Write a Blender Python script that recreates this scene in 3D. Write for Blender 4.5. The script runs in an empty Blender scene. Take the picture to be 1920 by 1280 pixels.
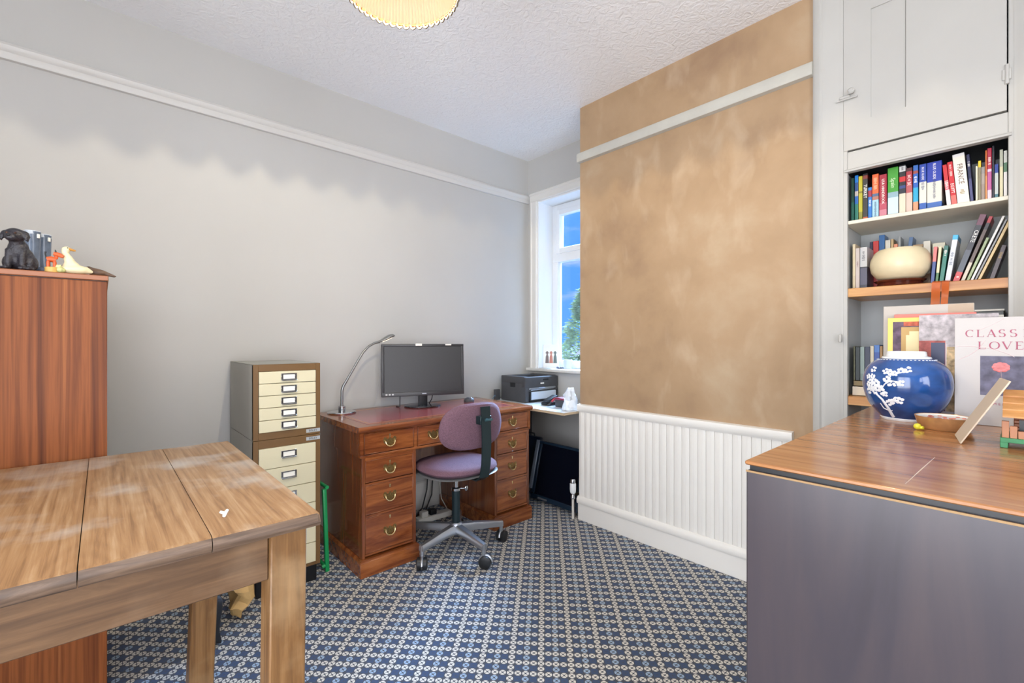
import bpy, bmesh, math, random
from mathutils import Vector, Matrix, noise
random.seed(7)
PI = math.pi
scene = bpy.context.scene
COL = scene.collection

# ------------------------------------------------------------------ camera
cam_d = bpy.data.cameras.new('camera')
cam_d.sensor_width = 36.0
cam_d.lens = 858.0 / 1920.0 * 36.0
cam_d.clip_start = 0.02
cam = bpy.data.objects.new('camera', cam_d)
COL.objects.link(cam)
cam.location = (0, 0, 1.2)
cam.rotation_euler = (math.radians(90), 0, math.radians(-41.9))
scene.camera = cam

# ------------------------------------------------------------------ view
scene.view_settings.view_transform = 'Standard'
scene.view_settings.look = 'None'
scene.view_settings.gamma = 1.0
scene.view_settings.use_curve_mapping = False
scene.view_settings.exposure = 0.27

# ------------------------------------------------------------------ world: blue sky with soft clouds
world = bpy.data.worlds.new('sky')
scene.world = world
world.use_nodes = True
wn = world.node_tree
wn.nodes.clear()
w_out = wn.nodes.new('ShaderNodeOutputWorld')
w_bg = wn.nodes.new('ShaderNodeBackground')
w_tc = wn.nodes.new('ShaderNodeTexCoord')
w_map = wn.nodes.new('ShaderNodeMapping')
w_map.inputs['Scale'].default_value = (2.2, 2.2, 9.0)
w_ns = wn.nodes.new('ShaderNodeTexNoise')
w_ns.inputs['Scale'].default_value = 1.6
w_ns.inputs['Detail'].default_value = 5
w_rp = wn.nodes.new('ShaderNodeValToRGB')
w_rp.color_ramp.elements[0].position = 0.46
w_rp.color_ramp.elements[0].color = (0.075, 0.29, 0.86, 1)
w_rp.color_ramp.elements[1].position = 0.66
w_rp.color_ramp.elements[1].color = (0.70, 0.72, 0.90, 1)
wn.links.new(w_tc.outputs['Generated'], w_map.inputs['Vector'])
wn.links.new(w_map.outputs['Vector'], w_ns.inputs['Vector'])
wn.links.new(w_ns.outputs['Fac'], w_rp.inputs['Fac'])
wn.links.new(w_rp.outputs['Color'], w_bg.inputs['Color'])
w_bg.inputs['Strength'].default_value = 1.15
wn.links.new(w_bg.outputs['Background'], w_out.inputs['Surface'])


def area_light(name, loc, rot, sx, sy, power, color, portal=False):
    d = bpy.data.lights.new(name, 'AREA')
    d.shape = 'RECTANGLE'
    d.size = sx
    d.size_y = sy
    d.energy = power
    d.color = color
    if portal:
        d.cycles.is_portal = True
    o = bpy.data.objects.new(name, d)
    COL.objects.link(o)
    o.location = loc
    o.rotation_euler = rot
    return o


# fill lights outside two unseen windows added behind the photographer
area_light('fill_near_window', (-0.35, -2.3, 1.35), (math.radians(106), 0, 0), 2.2, 2.3, 104, (1.0, 0.985, 0.965))
area_light('fill_rear_window', (-1.88, 0.1, 1.35), (0, math.radians(-103), 0), 2.3, 2.0, 104, (0.98, 0.98, 0.985))
# broad skylight falling in through the small far window
sky_d = bpy.data.lights.new('skylight', 'SUN')
sky_d.energy = 85.0
sky_d.angle = math.radians(62)
sky_d.color = (0.38, 0.62, 1.0)
sky_o = bpy.data.objects.new('skylight', sky_d)
COL.objects.link(sky_o)
sky_o.rotation_euler = Vector((-1.35, -0.80, -1.30)).to_track_quat('-Z', 'Y').to_euler()
area_light('window_portal', (3.06, 2.43, 1.68), (0, math.radians(90), 0), 1.4, 0.66, 1, (1, 1, 1), True)

# ================================================================== helpers
def srgb(r, g, b):
    def f(c):
        c /= 255.0
        return c / 12.92 if c <= 0.04045 else ((c + 0.055) / 1.055) ** 2.4
    return (f(r), f(g), f(b), 1)


MATS = {}


def pm(name, col, rough=0.5, metal=0.0, var=0.0, vscale=8.0, bump=0.0, bscale=60.0, coat=0.0, spec=0.5, stretch=(1, 1, 1), detail=4):
    """principled material, optional mottling (var) and fine relief (bump)"""
    if name in MATS:
        return MATS[name]
    m = bpy.data.materials.new(name)
    m.use_nodes = True
    nt = m.node_tree
    b = nt.nodes['Principled BSDF']
    b.inputs['Roughness'].default_value = rough
    b.inputs['Metallic'].default_value = metal
    b.inputs['Coat Weight'].default_value = coat
    b.inputs['Coat Roughness'].default_value = 0.08
    b.inputs['Specular IOR Level'].default_value = spec
    b.inputs['Base Color'].default_value = col
    if var > 0 or bump > 0:
        tc = nt.nodes.new('ShaderNodeTexCoord')
        mp = nt.nodes.new('ShaderNodeMapping')
        mp.inputs['Scale'].default_value = stretch
        nt.links.new(tc.outputs['Object'], mp.inputs['Vector'])
    if var > 0:
        n = nt.nodes.new('ShaderNodeTexNoise')
        n.inputs['Scale'].default_value = vscale
        n.inputs['Detail'].default_value = detail
        nt.links.new(mp.outputs['Vector'], n.inputs['Vector'])
        r = nt.nodes.new('ShaderNodeValToRGB')
        r.color_ramp.elements[0].position = 0.3
        r.color_ramp.elements[1].position = 0.7
        r.color_ramp.elements[0].color = tuple(c * (1 - var) for c in col[:3]) + (1,)
        r.color_ramp.elements[1].color = tuple(min(1, c * (1 + var)) for c in col[:3]) + (1,)
        nt.links.new(n.outputs['Fac'], r.inputs['Fac'])
        nt.links.new(r.outputs['Color'], b.inputs['Base Color'])
    if bump > 0:
        n2 = nt.nodes.new('ShaderNodeTexNoise')
        n2.inputs['Scale'].default_value = bscale
        n2.inputs['Detail'].default_value = 3
        nt.links.new(mp.outputs['Vector'], n2.inputs['Vector'])
        bp = nt.nodes.new('ShaderNodeBump')
        bp.inputs['Strength'].default_value = bump
        bp.inputs['Distance'].default_value = 0.004
        nt.links.new(n2.outputs['Fac'], bp.inputs['Height'])
        nt.links.new(bp.outputs['Normal'], b.inputs['Normal'])
    MATS[name] = m
    return m


def wood(name, stops, axis='z', scale=14.0, along=0.06, rough=0.35, coat=0.0, dist=1.2, wear=None, spec=0.5, figure=0.0):
    """grain running along one object axis; stops = [(pos, rgba)...]; wear = (colour, amount) pale rubbed patches"""
    if name in MATS:
        return MATS[name]
    m = bpy.data.materials.new(name)
    m.use_nodes = True
    nt = m.node_tree
    b = nt.nodes['Principled BSDF']
    b.inputs['Roughness'].default_value = rough
    b.inputs['Coat Weight'].default_value = coat
    b.inputs['Coat Roughness'].default_value = 0.06
    b.inputs['Specular IOR Level'].default_value = spec
    tc = nt.nodes.new('ShaderNodeTexCoord')
    mp = nt.nodes.new('ShaderNodeMapping')
    s = [1.0, 1.0, 1.0]
    s['xyz'.index(axis)] = along
    mp.inputs['Scale'].default_value = s
    nt.links.new(tc.outputs['Object'], mp.inputs['Vector'])
    n = nt.nodes.new('ShaderNodeTexNoise')
    n.inputs['Scale'].default_value = scale
    n.inputs['Detail'].default_value = 6
    n.inputs['Roughness'].default_value = 0.62
    n.inputs['Distortion'].default_value = dist
    nt.links.new(mp.outputs['Vector'], n.inputs['Vector'])
    fac = n.outputs['Fac']
    if figure > 0:                      # cathedral figure: rings of a slow noise field
        mp2 = nt.nodes.new('ShaderNodeMapping')
        s2 = [2.6, 2.6, 2.6]
        s2['xyz'.index(axis)] = 0.75
        mp2.inputs['Scale'].default_value = s2
        nt.links.new(tc.outputs['Object'], mp2.inputs['Vector'])
        n3 = nt.nodes.new('ShaderNodeTexNoise')
        n3.inputs['Scale'].default_value = 1.5
        n3.inputs['Detail'].default_value = 1
        nt.links.new(mp2.outputs['Vector'], n3.inputs['Vector'])
        k = nt.nodes.new('ShaderNodeMath')
        k.operation = 'MULTIPLY'
        k.inputs[1].default_value = 190
        nt.links.new(n3.outputs['Fac'], k.inputs[0])
        sn = nt.nodes.new('ShaderNodeMath')
        sn.operation = 'SINE'
        nt.links.new(k.outputs[0], sn.inputs[0])
        mad = nt.nodes.new('ShaderNodeMath')
        mad.operation = 'MULTIPLY_ADD'
        mad.inputs[1].default_value = figure
        nt.links.new(sn.outputs[0], mad.inputs[0])
        nt.links.new(fac, mad.inputs[2])
        fac = mad.outputs[0]
    r = nt.nodes.new('ShaderNodeValToRGB')
    els = r.color_ramp.elements
    els[0].position, els[0].color = stops[0]
    els[1].position, els[1].color = stops[-1]
    for p, c in stops[1:-1]:
        e = els.new(p)
        e.color = c
    nt.links.new(fac, r.inputs['Fac'])
    colout = r.outputs['Color']
    if wear:
        nw = nt.nodes.new('ShaderNodeTexNoise')
        nw.inputs['Scale'].default_value = 4.5
        nw.inputs['Detail'].default_value = 5
        nt.links.new(tc.outputs['Object'], nw.inputs['Vector'])
        rw = nt.nodes.new('ShaderNodeValToRGB')
        rw.color_ramp.elements[0].position = 0.5
        rw.color_ramp.elements[0].color = (0, 0, 0, 1)
        rw.color_ramp.elements[1].position = 0.72
        rw.color_ramp.elements[1].color = (wear[1],) * 3 + (1,)
        nt.links.new(nw.outputs['Fac'], rw.inputs['Fac'])
        mx = nt.nodes.new('ShaderNodeMix')
        mx.data_type = 'RGBA'
        nt.links.new(rw.outputs['Color'], mx.inputs[0])
        nt.links.new(colout, mx.inputs[6])
        mx.inputs[7].default_value = wear[0]
        colout = mx.outputs[2]
    nt.links.new(colout, b.inputs['Base Color'])
    bp = nt.nodes.new('ShaderNodeBump')
    bp.inputs['Strength'].default_value = 0.12
    bp.inputs['Distance'].default_value = 0.002
    nt.links.new(n.outputs['Fac'], bp.inputs['Height'])
    nt.links.new(bp.outputs['Normal'], b.inputs['Normal'])
    MATS[name] = m
    return m


def bands(name, stops, rough=0.32):
    """printed bands up the height of a book cover; stops = [(from_height, colour)...]"""
    m = bpy.data.materials.new(name)
    m.use_nodes = True
    nt = m.node_tree
    b = nt.nodes['Principled BSDF']
    b.inputs['Roughness'].default_value = rough
    tc = nt.nodes.new('ShaderNodeTexCoord')
    sp = nt.nodes.new('ShaderNodeSeparateXYZ')
    nt.links.new(tc.outputs['Generated'], sp.inputs['Vector'])
    r = nt.nodes.new('ShaderNodeValToRGB')
    r.color_ramp.interpolation = 'CONSTANT'
    els = r.color_ramp.elements
    els[0].position, els[0].color = 0.0, stops[0][1]
    if len(stops) == 1:
        els[1].position, els[1].color = 1.0, stops[0][1]
    else:
        els[1].position, els[1].color = stops[1][0], stops[1][1]
        for p, c in stops[2:]:
            e = els.new(p)
            e.color = c
    nt.links.new(sp.outputs['Z'], r.inputs['Fac'])
    nt.links.new(r.outputs['Color'], b.inputs['Base Color'])
    return m


# ---- mesh building
def new():
    return bmesh.new()


def box(bm, x0, x1, y0, y1, z0, z1, bev=0.0, seg=1, mat=None):
    r = bmesh.ops.create_cube(bm, size=1.0)
    vs = r['verts']
    c = Vector(((x0 + x1) / 2, (y0 + y1) / 2, (z0 + z1) / 2))
    for v in vs:
        v.co = Vector((v.co.x * (x1 - x0), v.co.y * (y1 - y0), v.co.z * (z1 - z0)))
    if bev > 0:
        es = list({e for v in vs for e in v.link_edges})
        rr = bmesh.ops.bevel(bm, geom=es, offset=bev, segments=seg, profile=0.5, affect='EDGES')
        vs = list({v for f in rr['faces'] for v in f.verts} | {v for v in vs if v.is_valid})
    for v in vs:
        v.co = (mat @ v.co if mat else v.co) + c
    return vs


def obox(bm, M, sx, sy, sz, bev=0.0, seg=1):
    """box centred on the origin of matrix M"""
    r = bmesh.ops.create_cube(bm, size=1.0)
    vs = r['verts']
    for v in vs:
        v.co = Vector((v.co.x * sx, v.co.y * sy, v.co.z * sz))
    if bev > 0:
        es = list({e for v in vs for e in v.link_edges})
        rr = bmesh.ops.bevel(bm, geom=es, offset=bev, segments=seg, profile=0.5, affect='EDGES')
        vs = list({v for f in rr['faces'] for v in f.verts} | {v for v in vs if v.is_valid})
    for v in vs:
        v.co = M @ v.co
    return vs


def tube(bm, pts, rad, seg=10, caps=True, flat=1.0):
    """sweep a circle along points; rad a number or a list"""
    pts = [Vector(p) for p in pts]
    n = len(pts)
    rads = rad if isinstance(rad, (list, tuple)) else [rad] * n
    rings = []
    prev = None
    for i, p in enumerate(pts):
        t = (pts[min(i + 1, n - 1)] - pts[max(i - 1, 0)]).normalized()
        if prev is None:
            a = Vector((0, 0, 1)) if abs(t.z) < 0.9 else Vector((1, 0, 0))
            u = t.cross(a).normalized()
        else:
            u = (prev - t * prev.dot(t)).normalized()
        w = t.cross(u)
        prev = u
        rings.append([bm.verts.new(p + (u * math.cos(2 * PI * k / seg) + w * flat * math.sin(2 * PI * k / seg)) * rads[i]) for k in range(seg)])
    for i in range(n - 1):
        for k in range(seg):
            bm.faces.new((rings[i][k], rings[i][(k + 1) % seg], rings[i + 1][(k + 1) % seg], rings[i + 1][k]))
    if caps:
        bm.faces.new(list(reversed(rings[0])))
        bm.faces.new(rings[-1])
    return rings


def lathe(bm, prof, c=(0, 0, 0), seg=32, rfun=None, close=False):
    c = Vector(c)
    rings = []
    for r, z in prof:
        if r < 1e-6:
            rings.append([bm.verts.new(c + Vector((0, 0, z)))])
        else:
            ring = []
            for k in range(seg):
                a = 2 * PI * k / seg
                rr, zz = (r, z) if rfun is None else rfun(r, z, a)
                ring.append(bm.verts.new(c + Vector((rr * math.cos(a), rr * math.sin(a), zz))))
            rings.append(ring)
    for i in range(len(rings) - 1):
        A, B = rings[i], rings[i + 1]
        for k in range(seg):
            k2 = (k + 1) % seg
            if len(A) == 1 and len(B) == 1:
                continue
            if len(A) == 1:
                bm.faces.new((A[0], B[k2], B[k]))
            elif len(B) == 1:
                bm.faces.new((A[k], A[k2], B[0]))
            else:
                bm.faces.new((A[k], A[k2], B[k2], B[k]))


def prism(bm, poly, fn, d0, d1):
    """extrude a 2-D polygon; fn(u, v, d) -> point"""
    a = [bm.verts.new(fn(u, v, d0)) for u, v in poly]
    b = [bm.verts.new(fn(u, v, d1)) for u, v in poly]
    n = len(poly)
    bm.faces.new(list(reversed(a)))
    bm.faces.new(b)
    for i in range(n):
        bm.faces.new((a[i], a[(i + 1) % n], b[(i + 1) % n], b[i]))


def ball(bm, c, rad, seg=16, rings=10, M=None):
    if not isinstance(rad, (tuple, list)):
        rad = (rad,) * 3
    r = bmesh.ops.create_uvsphere(bm, u_segments=seg, v_segments=rings, radius=1.0)
    for v in r['verts']:
        p = Vector((v.co.x * rad[0], v.co.y * rad[1], v.co.z * rad[2]))
        if M:
            p = M @ p
        v.co = p + Vector(c)
    return r['verts']


def link_mesh(name, bm, m, smooth=40):
    bmesh.ops.recalc_face_normals(bm, faces=bm.faces[:])
    me = bpy.data.meshes.new(name)
    bm.to_mesh(me)
    bm.free()
    if smooth:
        for p in me.polygons:
            p.use_smooth = True
        me.set_sharp_from_angle(angle=math.radians(smooth))
    if m:
        me.materials.append(m)
    o = bpy.data.objects.new(name, me)
    COL.objects.link(o)
    return o


def root_of(o):
    while o.parent:
        o = o.parent
    return o


def part(name, bm, m, parent, smooth=40, label=None, local=False, kind=None):
    """mesh child; coordinates are world unless local"""
    o = link_mesh(name, bm, m, smooth)
    if not local:
        r = root_of(parent)
        if r.type == 'EMPTY':
            M = Matrix.Translation(r.location) @ r.rotation_euler.to_matrix().to_4x4()
            o.data.transform(M.inverted())
    o.parent = parent
    if label:
        o['label'] = label
    if kind:
        o['kind'] = kind
    return o


def thing(name, label, cat, loc=(0, 0, 0), rot=(0, 0, 0), group=None):
    o = bpy.data.objects.new(name, None)
    COL.objects.link(o)
    o.empty_display_size = 0.05
    o.location = loc
    o.rotation_euler = rot
    o['label'] = label
    o['category'] = cat
    if group:
        o['group'] = group
    return o


def single(name, bm, m, label, cat, group=None, smooth=40):
    o = link_mesh(name, bm, m, smooth)
    o['label'] = label
    o['category'] = cat
    if group:
        o['group'] = group
    return o


def struct(name, bm, m, label, smooth=30):
    o = link_mesh(name, bm, m, smooth)
    o['kind'] = 'structure'
    o['label'] = label
    return o


def struct_root(name, label, loc=(0, 0, 0)):
    o = bpy.data.objects.new(name, None)
    COL.objects.link(o)
    o.empty_display_size = 0.05
    o.location = loc
    o['kind'] = 'structure'
    o['label'] = label
    return o


def text(name, s, size, m, parent, M, align='CENTER', local=True, sx=1.0, spacing=1.0):
    cu = bpy.data.curves.new(name, 'FONT')
    cu.body = s
    cu.size = size
    cu.align_x = align
    cu.align_y = 'CENTER'
    cu.extrude = 0.0001
    cu.resolution_u = 2
    cu.space_character = spacing
    t = bpy.data.objects.new(name + '_tmp', cu)
    COL.objects.link(t)
    dg = bpy.context.evaluated_depsgraph_get()
    me = bpy.data.meshes.new_from_object(t.evaluated_get(dg))
    bpy.data.objects.remove(t)
    bpy.data.curves.remove(cu)
    me.name = name
    me.transform(M @ Matrix.Scale(sx, 4, (1, 0, 0)))
    me.materials.clear()
    me.materials.append(m)
    o = bpy.data.objects.new(name, me)
    COL.objects.link(o)
    o.parent = parent
    if not local:
        r = root_of(parent)
        if r.type == 'EMPTY':
            W = Matrix.Translation(r.location) @ r.rotation_euler.to_matrix().to_4x4()
            o.data.transform(W.inverted())
    return o


def frame_m(origin, ax, ay):
    ax = Vector(ax).normalized()
    ay = Vector(ay).normalized()
    az = ax.cross(ay)
    M = Matrix((ax, ay, az)).transposed().to_4x4()
    M.translation = Vector(origin)
    return M


# ================================================================== materials
M_wall = pm('wall_paint', srgb(191, 190, 186), 0.75, var=0.03, vscale=1.6, bump=0.05, bscale=25)
M_white = pm('white_gloss_paint', srgb(222, 220, 214), 0.38, var=0.02, vscale=6)
M_door = pm('white_satin_paint', srgb(214, 212, 205), 0.42, var=0.02, vscale=4)
M_upvc = pm('white_window_plastic', srgb(240, 243, 245), 0.25)
M_dark = pm('black_plastic', srgb(28, 30, 33), 0.42)
M_darkg = pm('dark_grey_plastic', srgb(70, 71, 74), 0.48, var=0.05, vscale=30)
M_chrome = pm('chrome', srgb(205, 207, 210), 0.16, metal=1.0)
M_steel = pm('brushed_aluminium', srgb(176, 180, 186), 0.34, metal=0.85)
M_brass = pm('aged_brass', srgb(222, 196, 142), 0.25, metal=0.85, var=0.15, vscale=60)
M_ivory = pm('ivory_print', srgb(240, 238, 228), 0.5)
M_ink = pm('black_ink', srgb(20, 20, 24), 0.5)
M_page = pm('book_pages', srgb(226, 216, 190), 0.8, var=0.08, vscale=90, stretch=(1, 6, 1))
M_black = pm('deep_black', srgb(14, 16, 20), 0.35)

# bare plaster
def plaster():
    m = bpy.data.materials.new('bare_plaster')
    m.use_nodes = True
    nt = m.node_tree
    b = nt.nodes['Principled BSDF']
    b.inputs['Roughness'].default_value = 0.62
    tc = nt.nodes.new('ShaderNodeTexCoord')
    n1 = nt.nodes.new('ShaderNodeTexNoise')
    n1.inputs['Scale'].default_value = 2.3
    n1.inputs['Detail'].default_value = 7
    n1.inputs['Roughness'].default_value = 0.58
    n1.inputs['Distortion'].default_value = 0.15
    nt.links.new(tc.outputs['Object'], n1.inputs['Vector'])
    r = nt.nodes.new('ShaderNodeValToRGB')
    els = r.color_ramp.elements
    els[0].position, els[0].color = 0.28, srgb(150, 121, 94)
    els[1].position, els[1].color = 0.76, srgb(186, 163, 133)
    e = els.new(0.45)
    e.color = srgb(169, 140, 107)
    e = els.new(0.58)
    e.color = srgb(176, 147, 114)
    nt.links.new(n1.outputs['Fac'], r.inputs['Fac'])
    # trowel streaks, steeper than wide
    mp = nt.nodes.new('ShaderNodeMapping')
    mp.inputs['Rotation'].default_value = (math.radians(35), 0, 0)
    mp.inputs['Scale'].default_value = (1, 2.6, 1.2)
    nt.links.new(tc.outputs['Object'], mp.inputs['Vector'])
    n2 = nt.nodes.new('ShaderNodeTexNoise')
    n2.inputs['Scale'].default_value = 2.6
    n2.inputs['Detail'].default_value = 6
    n2.inputs['Distortion'].default_value = 0.4
    nt.links.new(mp.outputs['Vector'], n2.inputs['Vector'])
    r2 = nt.nodes.new('ShaderNodeValToRGB')
    r2.color_ramp.elements[0].position = 0.56
    r2.color_ramp.elements[0].color = (0, 0, 0, 1)
    r2.color_ramp.elements[1].position = 0.74
    r2.color_ramp.elements[1].color = (0.45, 0.45, 0.45, 1)
    nt.links.new(n2.outputs['Fac'], r2.inputs['Fac'])
    mx = nt.nodes.new('ShaderNodeMix')
    mx.data_type = 'RGBA'
    nt.links.new(r2.outputs['Color'], mx.inputs[0])
    nt.links.new(r.outputs['Color'], mx.inputs[6])
    mx.inputs[7].default_value = srgb(200, 178, 150)
    nt.links.new(mx.outputs[2], b.inputs['Base Color'])
    bp = nt.nodes.new('ShaderNodeBump')
    bp.inputs['Strength'].default_value = 0.1
    bp.inputs['Distance'].default_value = 0.006
    nt.links.new(n2.outputs['Fac'], bp.inputs['Height'])
    nt.links.new(bp.outputs['Normal'], b.inputs['Normal'])
    return m


M_plaster = plaster()


def artex():
    m = bpy.data.materials.new('textured_ceiling')
    m.use_nodes = True
    nt = m.node_tree
    b = nt.nodes['Principled BSDF']
    b.inputs['Roughness'].default_value = 0.8
    b.inputs['Base Color'].default_value = srgb(246, 247, 248)
    tc = nt.nodes.new('ShaderNodeTexCoord')
    n = nt.nodes.new('ShaderNodeTexNoise')
    n.inputs['Scale'].default_value = 26
    n.inputs['Detail'].default_value = 4
    n.inputs['Distortion'].default_value = 1.6
    nt.links.new(tc.outputs['Object'], n.inputs['Vector'])
    v = nt.nodes.new('ShaderNodeTexVoronoi')
    v.inputs['Scale'].default_value = 34
    nt.links.new(n.outputs['Color'], v.inputs['Vector'])
    bp = nt.nodes.new('ShaderNodeBump')
    bp.inputs['Strength'].default_value = 0.55
    bp.inputs['Distance'].default_value = 0.012
    nt.links.new(n.outputs['Fac'], bp.inputs['Height'])
    nt.links.new(bp.outputs['Normal'], b.inputs['Normal'])
    return m


def carpet():
    """diagonal grid of small woven motifs: rows of cream rosettes alternating with blue squares"""
    m = bpy.data.materials.new('patterned_carpet')
    m.use_nodes = True
    nt = m.node_tree
    N, L = nt.nodes, nt.links
    b = N['Principled BSDF']
    b.inputs['Roughness'].default_value = 0.9
    b.inputs['Specular IOR Level'].default_value = 0.15
    b.inputs['Sheen Weight'].default_value = 0.25
    tc = N.new('ShaderNodeTexCoord')
    mp = N.new('ShaderNodeMapping')
    mp.inputs['Rotation'].default_value = (0, 0, math.radians(-134.0))
    p = 1 / 0.0278
    mp.inputs['Scale'].default_value = (p, p, p)
    mp.vector_type = 'POINT'
    L.new(tc.outputs['Object'], mp.inputs['Vector'])
    sp = N.new('ShaderNodeSeparateXYZ')
    L.new(mp.outputs['Vector'], sp.inputs['Vector'])

    def mth(op, a, c=None, d=None):
        n = N.new('ShaderNodeMath')
        n.operation = op
        for i, v in enumerate((a, c, d)):
            if v is None:
                continue
            if isinstance(v, (int, float)):
                n.inputs[i].default_value = v
            else:
                L.new(v, n.inputs[i])
        return n.outputs[0]
    u, v = sp.outputs['X'], sp.outputs['Y']
    fu = mth('SUBTRACT', mth('FRACT', u), 0.5)
    fv = mth('SUBTRACT', mth('FRACT', v), 0.5)
    iu = mth('FLOOR', u)
    iv = mth('FLOOR', v)
    r = mth('SQRT', mth('ADD', mth('MULTIPLY', fu, fu), mth('MULTIPLY', fv, fv)))
    cheb = mth('MAXIMUM', mth('ABSOLUTE', fu), mth('ABSOLUTE', fv))
    ring = mth('MULTIPLY', mth('GREATER_THAN', r, 0.13), mth('LESS_THAN', r, 0.44))
    # diagonal cut lines through the rosette
    cut = mth('GREATER_THAN', mth('ABSOLUTE', mth('SUBTRACT', mth('ABSOLUTE', fu), mth('ABSOLUTE', fv))), 0.05)
    ros = mth('MULTIPLY', ring, cut)
    odd = mth('GREATER_THAN', mth('FLOORED_MODULO', iv, 2.0), 0.5)
    k = mth('FLOORED_MODULO', iu, 4.0)
    is0 = mth('LESS_THAN', k, 0.5)
    is2 = mth('LESS_THAN', mth('ABSOLUTE', mth('SUBTRACT', k, 2.0)), 0.5)
    white_cell = mth('MAXIMUM', mth('SUBTRACT', 1.0, odd), is0)
    light_cell = mth('MULTIPLY', odd, is2)
    blue_cell = mth('MULTIPLY', mth('SUBTRACT', 1.0, white_cell), mth('SUBTRACT', 1.0, light_cell))
    f_white = mth('MULTIPLY', white_cell, ros)
    f_light = mth('MULTIPLY', light_cell, ros)
    sq = mth('MULTIPLY', mth('LESS_THAN', cheb, 0.46), mth('GREATER_THAN', r, 0.09))
    f_blue = mth('MULTIPLY', blue_cell, sq)

    def mix(f, a, c):
        x = N.new('ShaderNodeMix')
        x.data_type = 'RGBA'
        L.new(f, x.inputs[0])
        if isinstance(a, tuple):
            x.inputs[6].default_value = a
        else:
            L.new(a, x.inputs[6])
        x.inputs[7].default_value = c
        return x.outputs[2]
    base = srgb(62, 66, 76)
    c = mix(f_blue, base, srgb(50, 70, 102))
    c = mix(f_light, c, srgb(150, 172, 196))
    c = mix(f_white, c, srgb(214, 210, 200))
    ns = N.new('ShaderNodeTexNoise')
    ns.inputs['Scale'].default_value = 420
    L.new(tc.outputs['Object'], ns.inputs['Vector'])
    hs = N.new('ShaderNodeHueSaturation')
    L.new(c, hs.inputs['Color'])
    L.new(mth('MULTIPLY_ADD', ns.outputs['Fac'], 0.5, 0.75), hs.inputs['Value'])
    L.new(hs.outputs['Color'], b.inputs['Base Color'])
    bp = N.new('ShaderNodeBump')
    bp.inputs['Strength'].default_value = 0.35
    bp.inputs['Distance'].default_value = 0.003
    L.new(ns.outputs['Fac'], bp.inputs['Height'])
    L.new(bp.outputs['Normal'], b.inputs['Normal'])
    return m


def pane_glass(name='window_glass'):
    if name in MATS:
        return MATS[name]
    m = bpy.data.materials.new(name)
    m.use_nodes = True
    nt = m.node_tree
    nt.nodes.clear()
    out = nt.nodes.new('ShaderNodeOutputMaterial')
    tr = nt.nodes.new('ShaderNodeBsdfTransparent')
    gl = nt.nodes.new('ShaderNodeBsdfGlossy')
    gl.inputs['Roughness'].default_value = 0.02
    fr = nt.nodes.new('ShaderNodeFresnel')
    fr.inputs['IOR'].default_value = 1.3
    mx = nt.nodes.new('ShaderNodeMixShader')
    nt.links.new(fr.outputs[0], mx.inputs[0])
    nt.links.new(tr.outputs[0], mx.inputs[1])
    nt.links.new(gl.outputs[0], mx.inputs[2])
    nt.links.new(mx.outputs[0], out.inputs['Surface'])
    MATS[name] = m
    return m


# ================================================================== room shell
XR, XL, YN, YL, CE = 2.415, -1.6, -2.0, 2.9, 2.78      # right face, rear wall, near wall, left wall, ceiling
XW = 2.79                                             # window wall in the alcove
bm = new(); box(bm, -1.8, 3.1, -2.2, 3.1, -0.1, 0.0)
struct('floor', bm, carpet(), 'dark navy and cream carpet with a small diagonal grid pattern')
bm = new(); box(bm, -1.8, 3.1, -2.2, 3.1, CE, CE + 0.1)
struct('ceiling', bm, artex(), 'white ceiling with a rough swirled texture')
bm = new(); box(bm, -1.8, 3.1, YL, YL + 0.15, 0, CE)
struct('wall_left', bm, M_wall, 'long off-white wall behind the desk')
NX0, NX1, NZ0, NZ1 = -1.45, 0.75, 0.15, 2.60  # opening of an unseen window added to throw fill light on the desk wall
bm = new()
box(bm, -1.8, NX0, YN - 0.15, YN, 0, CE); box(bm, NX1, 3.1, YN - 0.15, YN, 0, CE)
box(bm, NX0, NX1, YN - 0.15, YN, 0, NZ0); box(bm, NX0, NX1, YN - 0.15, YN, NZ1, CE)
struct('wall_near', bm, M_wall, 'off-white wall with an added wide window, behind the camera')
w3 = struct_root('added_window_3', 'wide white-framed window added behind the camera as a fill source, facing the desk wall', (-0.35, YN - 0.08, NZ0))
bm = new()
for x in (NX0, -0.38, NX1 - 0.06):
    box(bm, x, x + 0.06, YN - 0.11, YN - 0.05, NZ0, NZ1, 0.006)
box(bm, NX0, NX1, YN - 0.11, YN - 0.05, NZ0, NZ0 + 0.06, 0.006)
box(bm, NX0, NX1, YN - 0.11, YN - 0.05, NZ1 - 0.06, NZ1, 0.006)
part('window_frame', bm, M_upvc, w3)
for a, c in ((NX0 + 0.06, -0.38), (-0.32, NX1 - 0.06)):
    bm = new(); box(bm, a, c, YN - 0.083, YN - 0.077, NZ0 + 0.06, NZ1 - 0.06)
    part('pane', bm, pane_glass(), w3)
# window wall: opening y 2.10..2.77, z 0.955..2.40
WY0, WY1, WZ0, WZ1 = 2.10, 2.775, 0.955, 2.40
bm = new()
box(bm, XW, 3.05, WY1, YL, 0, CE)
box(bm, XW, 3.05, 2.0, WY0, 0, CE)
box(bm, XW, 3.05, WY0, WY1, 0, WZ0)
box(bm, XW, 3.05, WY0, WY1, WZ1, CE)
struct('wall_far', bm, M_wall, 'narrow off-white window wall in the alcove beside the chimney breast')
bm = new(); box(bm, XR, 3.05, 0.632, 2.0, 0, CE)
struct('wall_chimney', bm, M_plaster, 'chimney breast of bare pinkish-tan plaster')
bm = new(); box(bm, XR + 0.34, 3.05, -0.12, 0.632, 0, CE); box(bm, XR, 3.05, YN, -0.12, 0, CE)
struct('wall_right', bm, M_wall, 'off-white wall around the built-in bookcase')
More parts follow.
